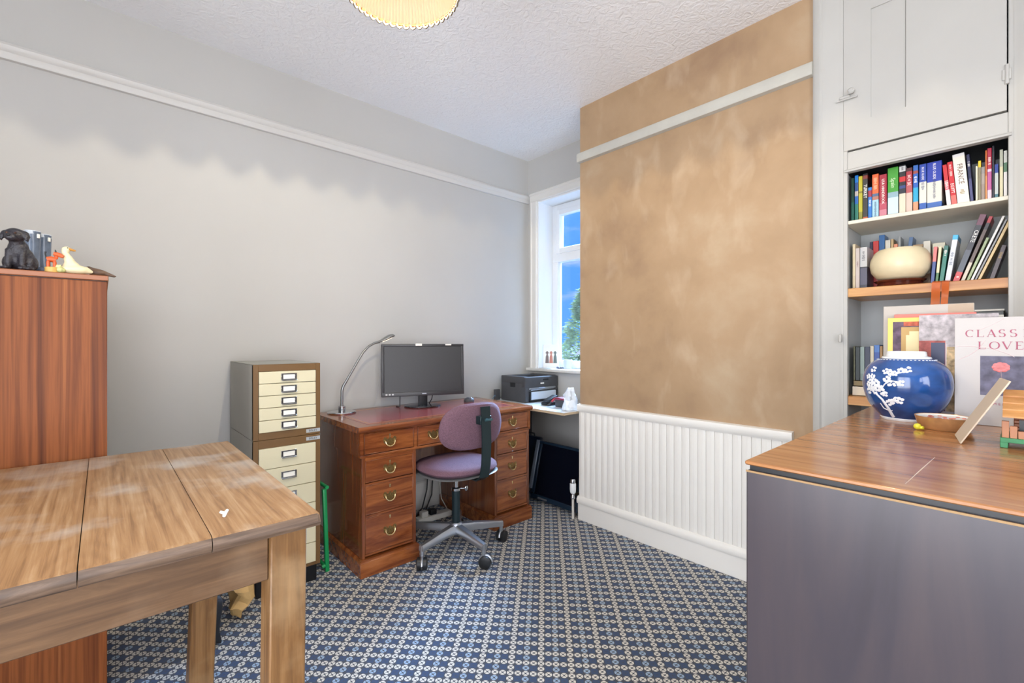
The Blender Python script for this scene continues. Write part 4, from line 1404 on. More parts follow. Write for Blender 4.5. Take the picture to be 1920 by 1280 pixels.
bm = new(); box(bm, -0.945, 0.012, wy + 0.004, 2.69, TZ - 0.0205, TZ - 0.0175)
part('shadow_gap', bm, M_dark, tc_)

# ---- ornaments on the cabinet
def remesh(o, vox, sm=4):
    md = o.modifiers.new('remesh', 'REMESH')
    md.mode = 'VOXEL'
    md.voxel_size = vox
    md.use_smooth_shade = True
    ms = o.modifiers.new('smooth', 'SMOOTH')
    ms.iterations = sm
    ms.factor = 0.4

def puppy():
    r = thing('puppy_figurine', 'black puppy figurine sitting on the tall cabinet', 'figurine', (-0.197, 2.092, TZ), (0, 0, math.radians(-18)))
    bm = new()      # local: faces -y
    S = 1.0
    ball(bm, (0, 0.028, 0.040), (0.030, 0.034, 0.040))                # haunches and belly
    ball(bm, (0, 0.010, 0.066), (0.025, 0.024, 0.034))                # chest
    ball(bm, (0, 0.000, 0.088), (0.017, 0.017, 0.02))                 # neck
    ball(bm, (0, -0.008, 0.108), (0.025, 0.023, 0.022))               # skull
    ball(bm, (0, -0.029, 0.098), (0.0145, 0.015, 0.0125))             # muzzle
    for s in (-1, 1):
        tube(bm, [(s * 0.015, 0.000, 0.064), (s * 0.016, -0.006, 0.036), (s * 0.016, -0.008, 0.008)], [0.0115, 0.0085, 0.0075], 10)
        ball(bm, (s * 0.017, -0.014, 0.0062), (0.0085, 0.0125, 0.0062), 10, 6)
        ball(bm, (s * 0.027, 0.022, 0.026), (0.014, 0.023, 0.024))    # thigh
        ball(bm, (s * 0.032, -0.002, 0.0062), (0.0085, 0.017, 0.0062), 10, 6)
        tube(bm, [(s * 0.016, -0.004, 0.122), (s * 0.026, -0.008, 0.117), (s * 0.030, -0.011, 0.104), (s * 0.029, -0.013, 0.090)], [0.006, 0.008, 0.009, 0.005], 10, flat=0.6)
    tube(bm, [(0, 0.050, 0.02), (-0.012, 0.062, 0.008), (-0.026, 0.058, 0.006)], [0.008, 0.006, 0.004], 8)
    o = part('puppy_body', bm, pm('black_fur_resin', srgb(46, 44, 50), 0.36, var=0.35, vscale=70, bump=0.5, bscale=220), r, local=True)
    remesh(o, 0.0032, 3)
    bm = new(); ball(bm, (0, -0.042, 0.102), (0.005, 0.0035, 0.004), 10, 8)
    part('nose', bm, M_black, r, local=True)
    for s in (-1, 1):
        bm = new(); ball(bm, (s * 0.0095, -0.0285, 0.1115), 0.0034, 10, 8)
        part('eye', bm, pm('brown_eye', srgb(64, 38, 24), 0.1), r, local=True)
    bm = new(); ball(bm, (0, -0.0385, 0.0925), (0.006, 0.003, 0.0012), 8, 6)
    part('mouth', bm, M_black, r, local=True)
puppy()

def boot(label, loc, rz, lean=0):
    r = thing('boot_ornament', label, 'ornament', loc, (0, 0, math.radians(rz)), 'model boots on the tall cabinet')
    bm = new()      # toe to -y
    rings = []
    prof = [((0, 0.0), 0.013, 0.015, 0.012), ((0, 0.0), 0.0155, 0.017, 0.026), ((0, 0.002), 0.016, 0.0175, 0.05), ((0, 0.003), 0.0185, 0.020, 0.09), ((0, 0.003), 0.0195, 0.021, 0.142)]
    for (cx_, cy_), rx, ry, z in prof:
        rings.append([bm.verts.new((cx_ + rx * math.cos(2 * PI * k / 20), cy_ + ry * math.sin(2 * PI * k / 20), z)) for k in range(20)])
    for rx, ry, z in ((0.0175, 0.019, 0.142), (0.016, 0.0175, 0.09)):
        rings.append([bm.verts.new((rx * math.cos(2 * PI * k / 20), 0.003 + ry * math.sin(2 * PI * k / 20), z)) for k in range(20)])
    for i in range(len(rings) - 1):
        for k in range(20):
            bm.faces.new((rings[i][k], rings[i][(k + 1) % 20], rings[i + 1][(k + 1) % 20], rings[i + 1][k]))
    bm.faces.new(list(reversed(rings[0]))); bm.faces.new(rings[-1])
    part('boot_shaft', bm, pm('blue_grey_glaze', srgb(112, 126, 146), 0.25, var=0.45, vscale=26, stretch=(1, 1, 0.4)), r, local=True)
    bm = new()
    ball(bm, (0, -0.018, 0.013), (0.0165, 0.030, 0.0125))
    ball(bm, (0, 0.004, 0.017), (0.0165, 0.019, 0.016))
    part('boot_foot', bm, pm('blue_grey_glaze', srgb(112, 136, 168), 0.25), r, local=True)
    bm = new(); box(bm, -0.0165, 0.0165, -0.046, 0.02, 0.0003, 0.0045, 0.002)
    part('boot_sole', bm, M_dark, r, local=True)
    bm = new(); lathe(bm, [(0.0198, 0.132), (0.0205, 0.134), (0.0205, 0.144), (0.0192, 0.145)], (0, 0.003, 0), 20)
    part('cuff_band', bm, pm('pale_cuff', srgb(190, 198, 206), 0.4), r, local=True)
    bm = new(); box(bm, -0.003, 0.004, -0.0215, -0.0165, 0.120, 0.134, 0.001)
    part('buckle', bm, M_ivory, r, local=True)
boot('blue-grey model boot next to the black puppy', (-0.168, 2.190, TZ), 40)
boot('blue-grey model boot beside the wooden donkey', (-0.146, 2.240, TZ), 40)

r = thing('push_puppet_donkey', 'orange-red wooden donkey on a yellow drum base', 'toy', (-0.123, 2.085, TZ))
bm = new(); lathe(bm, [(0, TZ + 0.0003), (0.0165, TZ + 0.0003), (0.0165, TZ + 0.016), (0.013, TZ + 0.018), (0, TZ + 0.018)], (-0.119, 2.085, 0), 24)
part('drum_base', bm, pm('yellow_wood', srgb(206, 170, 92), 0.45), r)
M_red = pm('orange_red_wood', srgb(206, 92, 44), 0.4, var=0.15, vscale=40)
for (x, y) in ((-0.127, 2.078), (-0.127, 2.092), (-0.112, 2.078), (-0.112, 2.092)):
    bm = new(); tube(bm, [(x, y, TZ + 0.0175), (x, y, TZ + 0.027), (x, y, TZ + 0.036)], [0.004, 0.0045, 0.0042], 10)
    part('leg', bm, M_red, r)
bm = new(); tube(bm, [(-0.130, 2.085, TZ + 0.041), (-0.120, 2.085, TZ + 0.043), (-0.109, 2.085, TZ + 0.041)], [0.0085, 0.0095, 0.0085], 14)
part('body', bm, M_red, r)
bm = new(); tube(bm, [(-0.110, 2.085, TZ + 0.045), (-0.107, 2.085, TZ + 0.058)], [0.0055, 0.0045], 10)
part('neck', bm, M_red, r)
bm = new(); tube(bm, [(-0.114, 2.084, TZ + 0.062), (-0.103, 2.082, TZ + 0.059), (-0.092, 2.080, TZ + 0.053)], [0.0062, 0.007, 0.005], 12)
part('head', bm, M_red, r)
for s in (-1, 1):
    bm = new(); tube(bm, [(-0.109, 2.084 + s * 0.004, TZ + 0.066), (-0.111, 2.084 + s * 0.005, TZ + 0.074)], [0.0025, 0.0012], 8)
    part('ear', bm, M_dark, r)
bm = new(); tube(bm, [(-0.131, 2.085, TZ + 0.045), (-0.134, 2.085, TZ + 0.058), (-0.133, 2.085, TZ + 0.066)], [0.0018, 0.0022, 0.003], 8)
part('tail', bm, M_dark, r)

r = thing('goose_figurine', 'cream pottery goose with raised head on the tall cabinet', 'figurine', (-0.06, 2.095, TZ))
bm = new()
gx = -0.066
ball(bm, (gx, 2.095, TZ + 0.016), (0.038, 0.022, 0.0165))
ball(bm, (gx - 0.008, 2.095, TZ + 0.026), (0.022, 0.017, 0.018))
tube(bm, [(gx - 0.006, 2.095, TZ + 0.025), (gx - 0.014, 2.094, TZ + 0.048), (gx - 0.022, 2.093, TZ + 0.064), (gx - 0.023, 2.092, TZ + 0.076)], [0.017, 0.0125, 0.010, 0.0095], 14)
ball(bm, (gx - 0.019, 2.091, TZ + 0.080), (0.0125, 0.0105, 0.0095))
tube(bm, [(gx + 0.026, 2.095, TZ + 0.016), (gx + 0.045, 2.095, TZ + 0.011)], [0.014, 0.004], 10)
o = part('goose_body', bm, pm('cream_pottery', srgb(226, 216, 178), 0.35, var=0.08, vscale=30), r)
remesh(o, 0.0026, 3)
bm = new(); tube(bm, [(gx - 0.012, 2.088, TZ + 0.081), (gx - 0.002, 2.085, TZ + 0.078), (gx + 0.003, 2.084, TZ + 0.077)], [0.0065, 0.005, 0.0025], 10, flat=0.7)
part('beak', bm, pm('ochre_beak', srgb(196, 140, 60), 0.4), r)
for s in (-1, 1):
    bm = new(); ball(bm, (gx - 0.016, 2.091 - s * 0.0098, TZ + 0.084), 0.0018, 8, 6)
    part('eye', bm, M_black, r)
bm = new()
ball(bm, (-0.099, 2.082, TZ + 0.010), (0.014, 0.011, 0.0098), 14, 8)
ball(bm, (-0.103, 2.078, TZ + 0.019), (0.0085, 0.008, 0.007), 12, 8)
ball(bm, (-0.106, 2.073, TZ + 0.0245), 0.0028, 8, 6); ball(bm, (-0.099, 2.073, TZ + 0.0245), 0.0028, 8, 6)
o = single('frog_figurine', bm, pm('mottled_green_pottery', srgb(186, 190, 130), 0.35, var=0.35, vscale=80), 'tiny pale green frog figurine crouching by the goose', 'figurine')
remesh(o, 0.0018, 2)
r = thing('carved_bird', 'brown carved wooden bird with long tail at the cabinet corner', 'figurine', (-0.005, 2.12, TZ))
bm = new()
ball(bm, (-0.010, 2.126, TZ + 0.014), (0.024, 0.013, 0.0135))
ball(bm, (-0.032, 2.126, TZ + 0.026), (0.010, 0.009, 0.009))
prism(bm, [(-0.026, 0.032), (0.004, 0.025), (0.034, 0.010), (0.040, 0.007), (0.034, 0.003), (-0.006, 0.010)], lambda u, v, d: Vector((u, d, TZ + v)), 2.119, 2.133)
o = part('bird_body', bm, wood('carved_dark_wood', [(0.3, srgb(58, 42, 32)), (0.6, srgb(106, 80, 60)), (0.8, srgb(140, 112, 88))], 'x', 40, 0.1, 0.5), r)
remesh(o, 0.0022, 2)
bm = new(); tube(bm, [(-0.040, 2.126, TZ + 0.026), (-0.050, 2.126, TZ + 0.024)], [0.003, 0.0006], 8)
part('beak', bm, M_dark, r)

# ================================================================== stacked drawer cabinets
fx0, fx1, fy0, fy1 = 0.520, 0.822, 2.365, 2.865
M_fbrown = pm('coffee_enamel', srgb(112, 82, 46), 0.42)
M_fgrey = pm('olive_grey_enamel', srgb(158, 158, 148), 0.42, var=0.03, vscale=5)
M_fcream = pm('cream_enamel', srgb(216, 208, 176), 0.4)
def drawer_unit(label, z0, z1, n, lip_top, lip_bot, plate_z):
    r = thing('drawer_cabinet', label, 'cabinet', ((fx0 + fx1) / 2, (fy0 + fy1) / 2, z0), group='stacked steel drawer cabinets')
    bm = new()                                      # open shell: sides, top, bottom, back
    t = 0.022
    box(bm, fx0, fx0 + 0.004, fy0 + 0.004, fy1, z0, z1); box(bm, fx1 - 0.004, fx1, fy0 + 0.004, fy1, z0, z1)
    box(bm, fx0, fx1, fy0 + 0.004, fy1, z1 - 0.004, z1); box(bm, fx0, fx1, fy0 + 0.004, fy1, z0, z0 + 0.004)
    box(bm, fx0, fx1, fy1 - 0.004, fy1, z0, z1)
    part('shell', bm, M_fgrey, r)
    bm = new()                                      # brown front surround
    box(bm, fx0, fx0 + t, fy0, fy0 + 0.02, z0, z1, 0.001); box(bm, fx1 - t, fx1, fy0, fy0 + 0.02, z0, z1, 0.001)
    box(bm, fx0 + t, fx1 - t, fy0, fy0 + 0.02, z1 - lip_top, z1, 0.001); box(bm, fx0 + t, fx1 - t, fy0, fy0 + 0.02, z0, z0 + lip_bot, 0.001)
    part('front_frame', bm, M_fbrown, r)
    a, b_ = z0 + lip_bot, z1 - lip_top
    h = (b_ - a) / n
    for i in range(n):
        q0, q1 = a + i * h + 0.0012, a + (i + 1) * h - 0.0012
        yo = -0.002 if i < 2 else 0.0
        bm = new()
        box(bm, fx0 + t + 0.0015, fx1 - t - 0.0015, fy0 - 0.004 + yo, fy0 + 0.014, q0, q1, 0.0012)
        box(bm, fx0 + t + 0.006, fx1 - t - 0.006, fy0 + 0.014, fy1 - 0.02, q0 + 0.002, q0 + 0.004)
        dr = part('drawer', bm, M_fcream, r)
        xm = (fx0 + fx1) / 2 + 0.002
        zc = q1 - 0.026 if h < 0.08 else q1 - 0.036
        yf = fy0 - 0.004 + yo
        bm = new()                                  # label holder with finger pull
        for (u0, u1, v0, v1) in ((-0.035, 0.035, 0.010, 0.016), (-0.035, 0.035, -0.017, -0.011), (-0.035, -0.026, -0.012, 0.012), (0.026, 0.035, -0.012, 0.012)):
            box(bm, xm + u0, xm + u1, yf - 0.005, yf, zc + v0, zc + v1, 0.0008)
        box(bm, xm - 0.033, xm + 0.033, yf - 0.013, yf - 0.003, zc - 0.0195, zc - 0.0155, 0.001)
        hd = part('handle', bm, M_chrome, dr)
        bm = new(); box(bm, xm - 0.026, xm + 0.026, yf - 0.002, yf, zc - 0.011, zc + 0.010)
        part('label_card', bm, M_ivory, hd)
    bm = new(); box(bm, fx1 - 0.068, fx1 - 0.002, fy0 - 0.0015, fy0, plate_z - 0.0085, plate_z + 0.0085, 0.0004)
    pl = part('maker_plate', bm, pm('plate_silver', srgb(186, 190, 192), 0.35, metal=0.2), r)
    text('plate_lettering', 'BISLEY', 0.014, M_ink, pl, frame_m((fx1 - 0.035, fy0 - 0.0018, plate_z), (1, 0, 0), (0, 0, 1)), local=False)
    return r
drawer_unit('upper five-drawer cream and brown steel cabinet, on top of its stack', 0.7385, 1.092, 5, 0.033, 0.034, 0.757)
drawer_unit('lower six-drawer cream and brown steel cabinet, under the five-drawer one', 0.084, 0.737, 6, 0.038, 0.018, 0.718)
bm = new(); box(bm, fx0 + 0.012, fx1 - 0.014, fy0 + 0.012, fy1, 0.0, 0.0835, 0.003)
single('cabinet_plinth', bm, M_black, 'low black plinth under the steel drawer cabinets', 'plinth')

# ---- green folding frame between cabinet and desk
r = thing('folding_frame', 'bright green metal folding frame between drawer cabinet and desk', 'frame', (0.88, 2.5, 0))
M_gm = pm('green_metal_paint', srgb(24, 150, 84), 0.38)
bm = new()
vs = obox(bm, Matrix.Translation((0.872, 2.43, 0.212)) @ Matrix.Rotation(math.radians(-2.0), 4, 'Y'), 0.020, 0.022, 0.44, 0.004, 2)
part('upright', bm, M_gm, r)
bm = new()
obox(bm, Matrix.Translation((0.872, 2.76, 0.212)) @ Matrix.Rotation(math.radians(-2.0), 4, 'Y'), 0.020, 0.022, 0.44, 0.004, 2)
part('upright', bm, M_gm, r)
bm = new(); tube(bm, [(0.880, 2.43, 0.436), (0.880, 2.76, 0.436)], 0.010, 10)
part('top_bar', bm, M_gm, r)
bm = new(); tube(bm, [(0.852, 2.425, 0.030), (0.868, 2.425, 0.034)], 0.010, 10); tube(bm, [(0.866, 2.43, 0.034), (0.866, 2.76, 0.034)], 0.009, 10)
part('bottom_bar', bm, M_gm, r)

# ---- bags under the table
def crumple(bm, amp, sc, seed):
    for v in bm.verts:
        n = noise.noise_vector(v.co * sc + Vector((seed, seed * 2, 0)))
        v.co += n * amp
        v.co.z = max(v.co.z, 0.001)
bm = new()
box(bm, 0.305, 0.365, 2.11, 2.30, 0.001, 0.19, 0.02, 2)
bmesh.ops.subdivide_edges(bm, edges=bm.edges[:], cuts=3, use_grid_fill=True)
crumple(bm, 0.03, 9, 3)
single('black_bag', bm, pm('black_nylon', srgb(26, 27, 32), 0.6), 'black fabric bag slumped under the oak table', 'bag')
bm = new()
box(bm, 0.398, 0.475, 2.245, 2.34, 0.001, 0.20, 0.01, 1)
bmesh.ops.subdivide_edges(bm, edges=bm.edges[:], cuts=5, use_grid_fill=True)
for v in bm.verts:
    k = v.co.z / 0.2
    v.co.x = 0.44 + (v.co.x - 0.44) * (0.55 + 0.75 * k) + 0.03 * k
crumple(bm, 0.034, 16, 9)
single('paper_bag', bm, pm('brown_paper', srgb(196, 160, 104), 0.7, var=0.15, vscale=20), 'crumpled tan paper bag in front of the drawer cabinet plinth', 'bag', smooth=20)

# ================================================================== pedestal desk
desk = thing('pedestal_desk', 'mahogany pedestal desk with brass batwing handles', 'desk', (1.575, 2.54, 0))
ST = [(0.30, srgb(92, 44, 20)), (0.45, srgb(124, 66, 32)), (0.58, srgb(146, 84, 42)), (0.72, srgb(162, 98, 52))]
M_mx = wood('mahogany_x', ST, 'x', 26, 0.10, 0.25, coat=0.35, dist=0.9)
M_mz = wood('mahogany_z', [(0.28, srgb(84, 44, 26)), (0.5, srgb(114, 62, 34)), (0.72, srgb(140, 82, 46))], 'z', 18, 0.08, 0.2, coat=0.5, dist=0.9)
M_leather = pm('red_leather', srgb(138, 62, 58), 0.22, coat=0.4, var=0.12, vscale=10)
DT = 0.765
dx0, dx1, dyf, dyb = 0.962, 2.185, 2.222, 2.868
bm = new()
prism(bm, [(DT - 0.030, 0.010), (DT - 0.026, 0.004), (DT - 0.016, 0.0), (DT - 0.006, 0.002), (DT, 0.007), (DT, dyb - dyf), (DT - 0.030, dyb - dyf)], lambda u, v, d: Vector((d, dyf + v, u)), dx0, dx1)
part('desk_top', bm, M_mx, desk)
bm = new(); box(bm, dx0 + 0.075, dx1 - 0.075, dyf + 0.070, dyb - 0.060, DT - 0.001, DT + 0.0008)
lt = part('leather_inset', bm, M_leather, desk)
bm = new()
gx0, gx1, gy0, gy1 = dx0 + 0.09, dx1 - 0.09, dyf + 0.085, dyb - 0.075
for q in ((gx0, gx1, gy0, gy0 + 0.005), (gx0, gx1, gy1 - 0.005, gy1), (gx0, gx0 + 0.005, gy0, gy1), (gx1 - 0.005, gx1, gy0, gy1)):
    box(bm, q[0], q[1], q[2], q[3], DT + 0.0005, DT + 0.0011)
part('gilt_tooling', bm, pm('gilt_line', srgb(196, 150, 80), 0.35, metal=0.5), lt)
# upper carcass
PX = [(0.985, 1.296), (1.862, 2.165)]
yf = 2.240                      # pedestal front plane
FZ0, FZ1 = 0.608, 0.735
bm = new()
box(bm, 0.9765, 1.0, yf + 0.0205, dyb - 0.01, FZ0, FZ1 - 0.0005); box(bm, 2.15, 2.1735, yf + 0.0205, dyb - 0.01, FZ0, FZ1 - 0.0005)
box(bm, 1.0, 2.15, dyb - 0.03, dyb - 0.01, FZ0, FZ1)
box(bm, 1.0, 2.15, yf + 0.02, dyb - 0.03, FZ0, FZ0 + 0.012)
part('frieze_carcass', bm, M_mz, desk)
bm = new()
box(bm, 0.994, 2.158, yf + 0.0004, yf + 0.02, FZ1 - 0.006, FZ1)
box(bm, 0.976, 2.174, yf - 0.003, yf + 0.02, FZ0 - 0.003, FZ0 + 0.010, 0.002)
for xm in (0.976, 1.284, 1.855, 2.158):
    box(bm, xm, xm + 0.018, yf, yf + 0.02, FZ0, FZ1)
part('frieze_frame', bm, M_mx, desk)

def batwing(xm, yy, zc, drw):
    s = 1.0
    half = [(0, 0.022), (0.006, 0.019), (0.009, 0.012), (0.016, 0.014), (0.021, 0.022), (0.029, 0.024), (0.036, 0.018), (0.038, 0.008), (0.033, 0.001), (0.036, -0.006), (0.029, -0.010), (0.022, -0.009), (0.018, -0.017), (0.010, -0.020), (0.005, -0.026), (0, -0.029)]
    poly = half + [(-u, v) for u, v in reversed(half[1:-1])]
    bm = new()
    prism(bm, [(u * s, v * s) for u, v in poly], lambda u, v, d: Vector((xm + u, yy - d, zc + v)), 0.0, 0.0018)
    pl = part('handle_plate', bm, pm('dark_brass_plate', srgb(128, 104, 62), 0.4, metal=0.7, var=0.6, vscale=170), drw)
    bm = new()
    P = []
    for i in range(13):
        t = PI * i / 12
        P.append((xm - 0.027 * math.cos(t), yy - 0.006 - 0.007 * math.sin(t), zc + 0.006 - 0.030 * math.sin(t) ** 0.8))
    tube(bm, P, [0.0022] + [0.0024 + 0.0014 * math.sin(PI * i / 12) for i in range(1, 12)] + [0.0022], 8)
    for q in (-1, 1):
        tube(bm, [(xm + q * 0.027, yy - 0.001, zc + 0.006), (xm + q * 0.027, yy - 0.009, zc + 0.006)], [0.005, 0.0036], 10)
    part('bail_handle', bm, M_brass, drw)

def keyhole(xm, yy, zc, drw):
    bm = new(); lathe(bm, [(0, 0), (0.005, 0), (0.005, 0.0012), (0, 0.0014)], (0, 0, 0), 14)
    box(bm, -0.003, 0.003, -0.012, 0, 0, 0.0012)
    for v in bm.verts:
        x, y, z = v.co
        v.co = Vector((xm + x, yy - z, zc + y))
    part('keyhole', bm, M_brass, drw)

def drawer(x0, x1, z0, z1, hx, kh=True):
    bm = new()
    box(bm, x0, x1, yf + 0.002, yf + 0.018, z0, z1, 0.001)
    b_ = 0.004
    # cock bead round the edge
    d = part('drawer', bm, M_mx, desk)
    bm = new()
    for q in ((x0, x1, z0, z0 + b_), (x0, x1, z1 - b_, z1), (x0, x0 + b_, z0 + b_, z1 - b_), (x1 - b_, x1, z0 + b_, z1 - b_)):
        box(bm, q[0], q[1], yf - 0.001, yf + 0.004, q[2], q[3], 0.001)
    part('cock_bead', bm, M_mz, d)
    for h in hx:
        batwing(h, yf + 0.002, (z0 + z1) / 2 - 0.002, d)
    if kh:
        keyhole((x0 + x1) / 2 if len(hx) == 1 else (x0 + x1) / 2, yf + 0.002, z1 - 0.020, d)
    return d
drawer(0.998, 1.282, 0.621, 0.727, [1.140])
drawer(1.306, 1.852, 0.621, 0.727, [1.408, 1.752])
drawer(1.877, 2.154, 0.621, 0.727, [2.016])
for (x0, x1) in PX:
    bm = new()
    box(bm, x0, x0 + 0.018, yf, dyb - 0.015, 0.088, 0.605, 0.0015); box(bm, x1 - 0.018, x1, yf, dyb - 0.015, 0.088, 0.605, 0.0015)
    box(bm, x0, x1, dyb - 0.032, dyb - 0.015, 0.088, 0.605)
    part('pedestal', bm, M_mz, desk)
    for z in (0.600, 0.468, 0.304, 0.106):
        bm = new()
        box(bm, x0 + 0.018, x1 - 0.018, yf, yf + 0.02, z - 0.012 if z > 0.5 else z - 0.006, z + 0.004)
        part('drawer_rail', bm, M_mx, desk)
    for (z0, z1) in ((0.476, 0.588), (0.310, 0.461), (0.112, 0.297)):
        drawer(x0 + 0.019, x1 - 0.019, z0, z1, [(x0 + x1) / 2])
    bm = new()
    box(bm, x0 - 0.014, x1 + 0.014, yf - 0.016, dyb - 0.01, 0.0, 0.078, 0.002)
    prism(bm, [(x0 - 0.014, 0.078), (x1 + 0.014, 0.078), (x1 + 0.004, 0.090), (x0 - 0.004, 0.090)], lambda u, v, d: Vector((u, d, v)), yf - 0.012, dyb - 0.012)
    part('plinth', bm, M_mx, desk)
bm = new(); box(bm, 1.296, 1.862, 2.60, 2.615, 0.42, 0.607)
part('modesty_panel', bm, M_mz, desk)

# ================================================================== desk lamp
lx, ly = 1.089, 2.765
r = thing('desk_lamp', 'chrome desk lamp with bent stem and slim leaf-shaped head', 'lamp', (lx, ly, DT))
bm = new(); lathe(bm, [(0, DT + 0.0003), (0.082, DT + 0.0003), (0.084, DT + 0.006), (0.080, DT + 0.011), (0.03, DT + 0.016), (0.0, DT + 0.016)], (lx, ly, 0), 40)
part('base', bm, M_chrome, r)
bm = new(); lathe(bm, [(0.019, DT + 0.015), (0.021, DT + 0.018), (0.021, DT + 0.042), (0.017, DT + 0.045), (0, DT + 0.045)], (lx, ly, 0), 20)
part('switch_knob', bm, M_chrome, r)
bm = new()
P = [(1.089, 0.805), (1.089, 0.860), (1.090, 0.905), (1.098, 0.928), (1.142, 1.000), (1.190, 1.080), (1.222, 1.130), (1.258, 1.168), (1.300, 1.190), (1.335, 1.197)]
tube(bm, [(a, ly, b) for a, b in P], [0.0085] * 4 + [0.007] * 6, 12)
part('stem', bm, pm('satin_steel', srgb(150, 152, 152), 0.3, metal=0.9), r)
bm = new()
tube(bm, [(1.325, ly, 1.198), (1.345, ly, 1.204), (1.375, ly - 0.004, 1.219), (1.402, ly - 0.008, 1.234), (1.422, ly - 0.01, 1.240), (1.434, ly - 0.01, 1.239)], [0.009, 0.017, 0.028, 0.031, 0.024, 0.008], 18, flat=0.42)
hd = part('lamp_head', bm, pm('satin_steel', srgb(150, 152, 152), 0.3, metal=0.9), r)
bm = new()
tube(bm, [(1.352, ly - 0.002, 1.1985), (1.380, ly - 0.006, 1.2125), (1.405, ly - 0.01, 1.2265), (1.424, ly - 0.012, 1.2335)], [0.008, 0.02, 0.022, 0.008], 14, flat=0.3)
dm = bpy.data.materials.new('lamp_diffuser')
dm.use_nodes = True
dm.node_tree.nodes['Principled BSDF'].inputs['Base Color'].default_value = srgb(250, 246, 236)
dm.node_tree.nodes['Principled BSDF'].inputs['Emission Color'].default_value = srgb(255, 240, 214)
dm.node_tree.nodes['Principled BSDF'].inputs['Emission Strength'].default_value = 1.2
part('diffuser', bm, dm, hd)
bm = new(); tube(bm, [(1.332, ly, 1.190), (1.342, ly + 0.012, 1.150), (1.352, ly + 0.03, 1.10), (1.356, ly + 0.05, 0.98), (1.350, ly + 0.07, 0.85), (1.335, ly + 0.075, DT + 0.004)], 0.0013, 6)
part('cable', bm, pm('grey_cable', srgb(170, 170, 168), 0.5), r)

# ================================================================== monitor
mrot = -math.atan2(0.350, 0.9365)
mo = thing('computer_monitor', 'black widescreen monitor with blank grey screen on the desk', 'monitor', (1.60, 2.668, DT + 0.001), (0, 0, mrot))
MW, MH, MB = 0.545, 0.342, 0.075
M_bez = pm('matt_black_bezel', srgb(50, 50, 53), 0.38)
tilt = Matrix.Translation((0, 0, MB + MH / 2)) @ Matrix.Rotation(math.radians(-3), 4, 'X')
def tb_(bm):
    for v in bm.verts:
        v.co = tilt @ v.co
    return bm
bm = new()
hw, hh, e = MW / 2, MH / 2, 0.017
box(bm, -hw, hw, -0.022, 0.014, hh - e, hh, 0.003, 2); box(bm, -hw, hw, -0.022, 0.014, -hh, -hh + 0.028, 0.003, 2)
box(bm, -hw + 0.0004, -hw + e, -0.0214, 0.0135, -hh + 0.0004, hh - 0.0004, 0.003, 2); box(bm, hw - e, hw - 0.0004, -0.0214, 0.0135, -hh + 0.0004, hh - 0.0004, 0.003, 2)
part('bezel', tb_(bm), M_bez, mo, local=True)
bm = new(); box(bm, -hw + 0.004, hw - 0.004, -0.010, 0.016, -hh + 0.004, hh - 0.004); box(bm, -hw * .7, hw * .7, 0.016, 0.045, -hh * .7, hh * .7, 0.012, 2)
part('housing', tb_(bm), M_dark, mo, local=True)
bm = new(); box(bm, -hw + e - 0.002, hw - e + 0.002, -0.0165, -0.0105, -hh + 0.026, hh - e + 0.002)
part('screen', tb_(bm), pm('matt_screen', srgb(46, 46, 48), 0.42, var=0.05, vscale=160), mo, local=True)
bm = new()
box(bm, -0.055, -0.012, -0.024, -0.016, hh - 0.012, hh + 0.003, 0.001)
part('tape_tab', tb_(bm), M_ivory, mo, local=True)
bm = new(); box(bm, 0.145, 0.186, -0.0235, -0.016, hh - 0.010, hh - 0.001, 0.001)
part('tape_tab', tb_(bm), M_ivory, mo, local=True)
for k in range(3):
    bm = new(); box(bm, -hw + 0.024 + 0.020 * k, -hw + 0.036 + 0.020 * k, -0.0226, -0.0215, -hh + 0.010, -hh + 0.019)
    part('sticker', tb_(bm), pm('pale_sticker', srgb(196, 198, 198), 0.5), mo, local=True)
bm = new(); box(bm, -0.014, 0.014, -0.0224, -0.0215, -hh + 0.011, -hh + 0.017)
part('badge', tb_(bm), M_steel, mo, local=True)
bm = new(); box(bm, -0.030, 0.030, 0.010, 0.036, 0.008, MB + 0.10, 0.006, 2)
part('stand_neck', bm, M_dark, mo, local=True)
bm = new()
lathe(bm, [(0, 0.0003), (1.0, 0.0003), (1.02, 0.004), (1.0, 0.009), (0.5, 0.012), (0, 0.012)], (0, 0, 0), 44)
for v in bm.verts:
    v.co = Vector((v.co.x * 0.122, v.co.y * 0.092 + 0.02, v.co.z))
part('stand_base', bm, pm('gloss_black', srgb(24, 26, 30), 0.08, coat=0.5), mo, local=True)
bm = new(); tube(bm, [(-0.15, 0.02, MB + 0.02), (-0.151, 0.025, 0.04), (-0.152, 0.02, 0.004), (-0.17, 0.06, 0.003)], 0.0035, 8)
part('cable', bm, M_dark, mo, local=True)
bm = new(); tube(bm, [(0.07, 0.02, MB + 0.02), (0.065, 0.05, 0.04), (0.055, 0.10, 0.004)], 0.003, 8)
part('cable', bm, M_dark, mo, local=True)

# mouse
r = thing('computer_mouse', 'dark grey computer mouse lying on the desk behind the chair', 'mouse', (1.975, 2.665, DT))
bm = new(); ball(bm, (1.975, 2.665, DT + 0.008), (0.042, 0.030, 0.027), 20, 12)
for v in bm.verts:
    v.co.z = max(v.co.z, DT + 0.0005)
part('mouse_body', bm, M_darkg, r)
bm = new(); lathe(bm, [(0.012, 0), (0.014, 0.003), (0.012, 0.005)], (1.972, 2.648, DT + 0.028), 16)
part('scroll_wheel', bm, M_chrome, r)

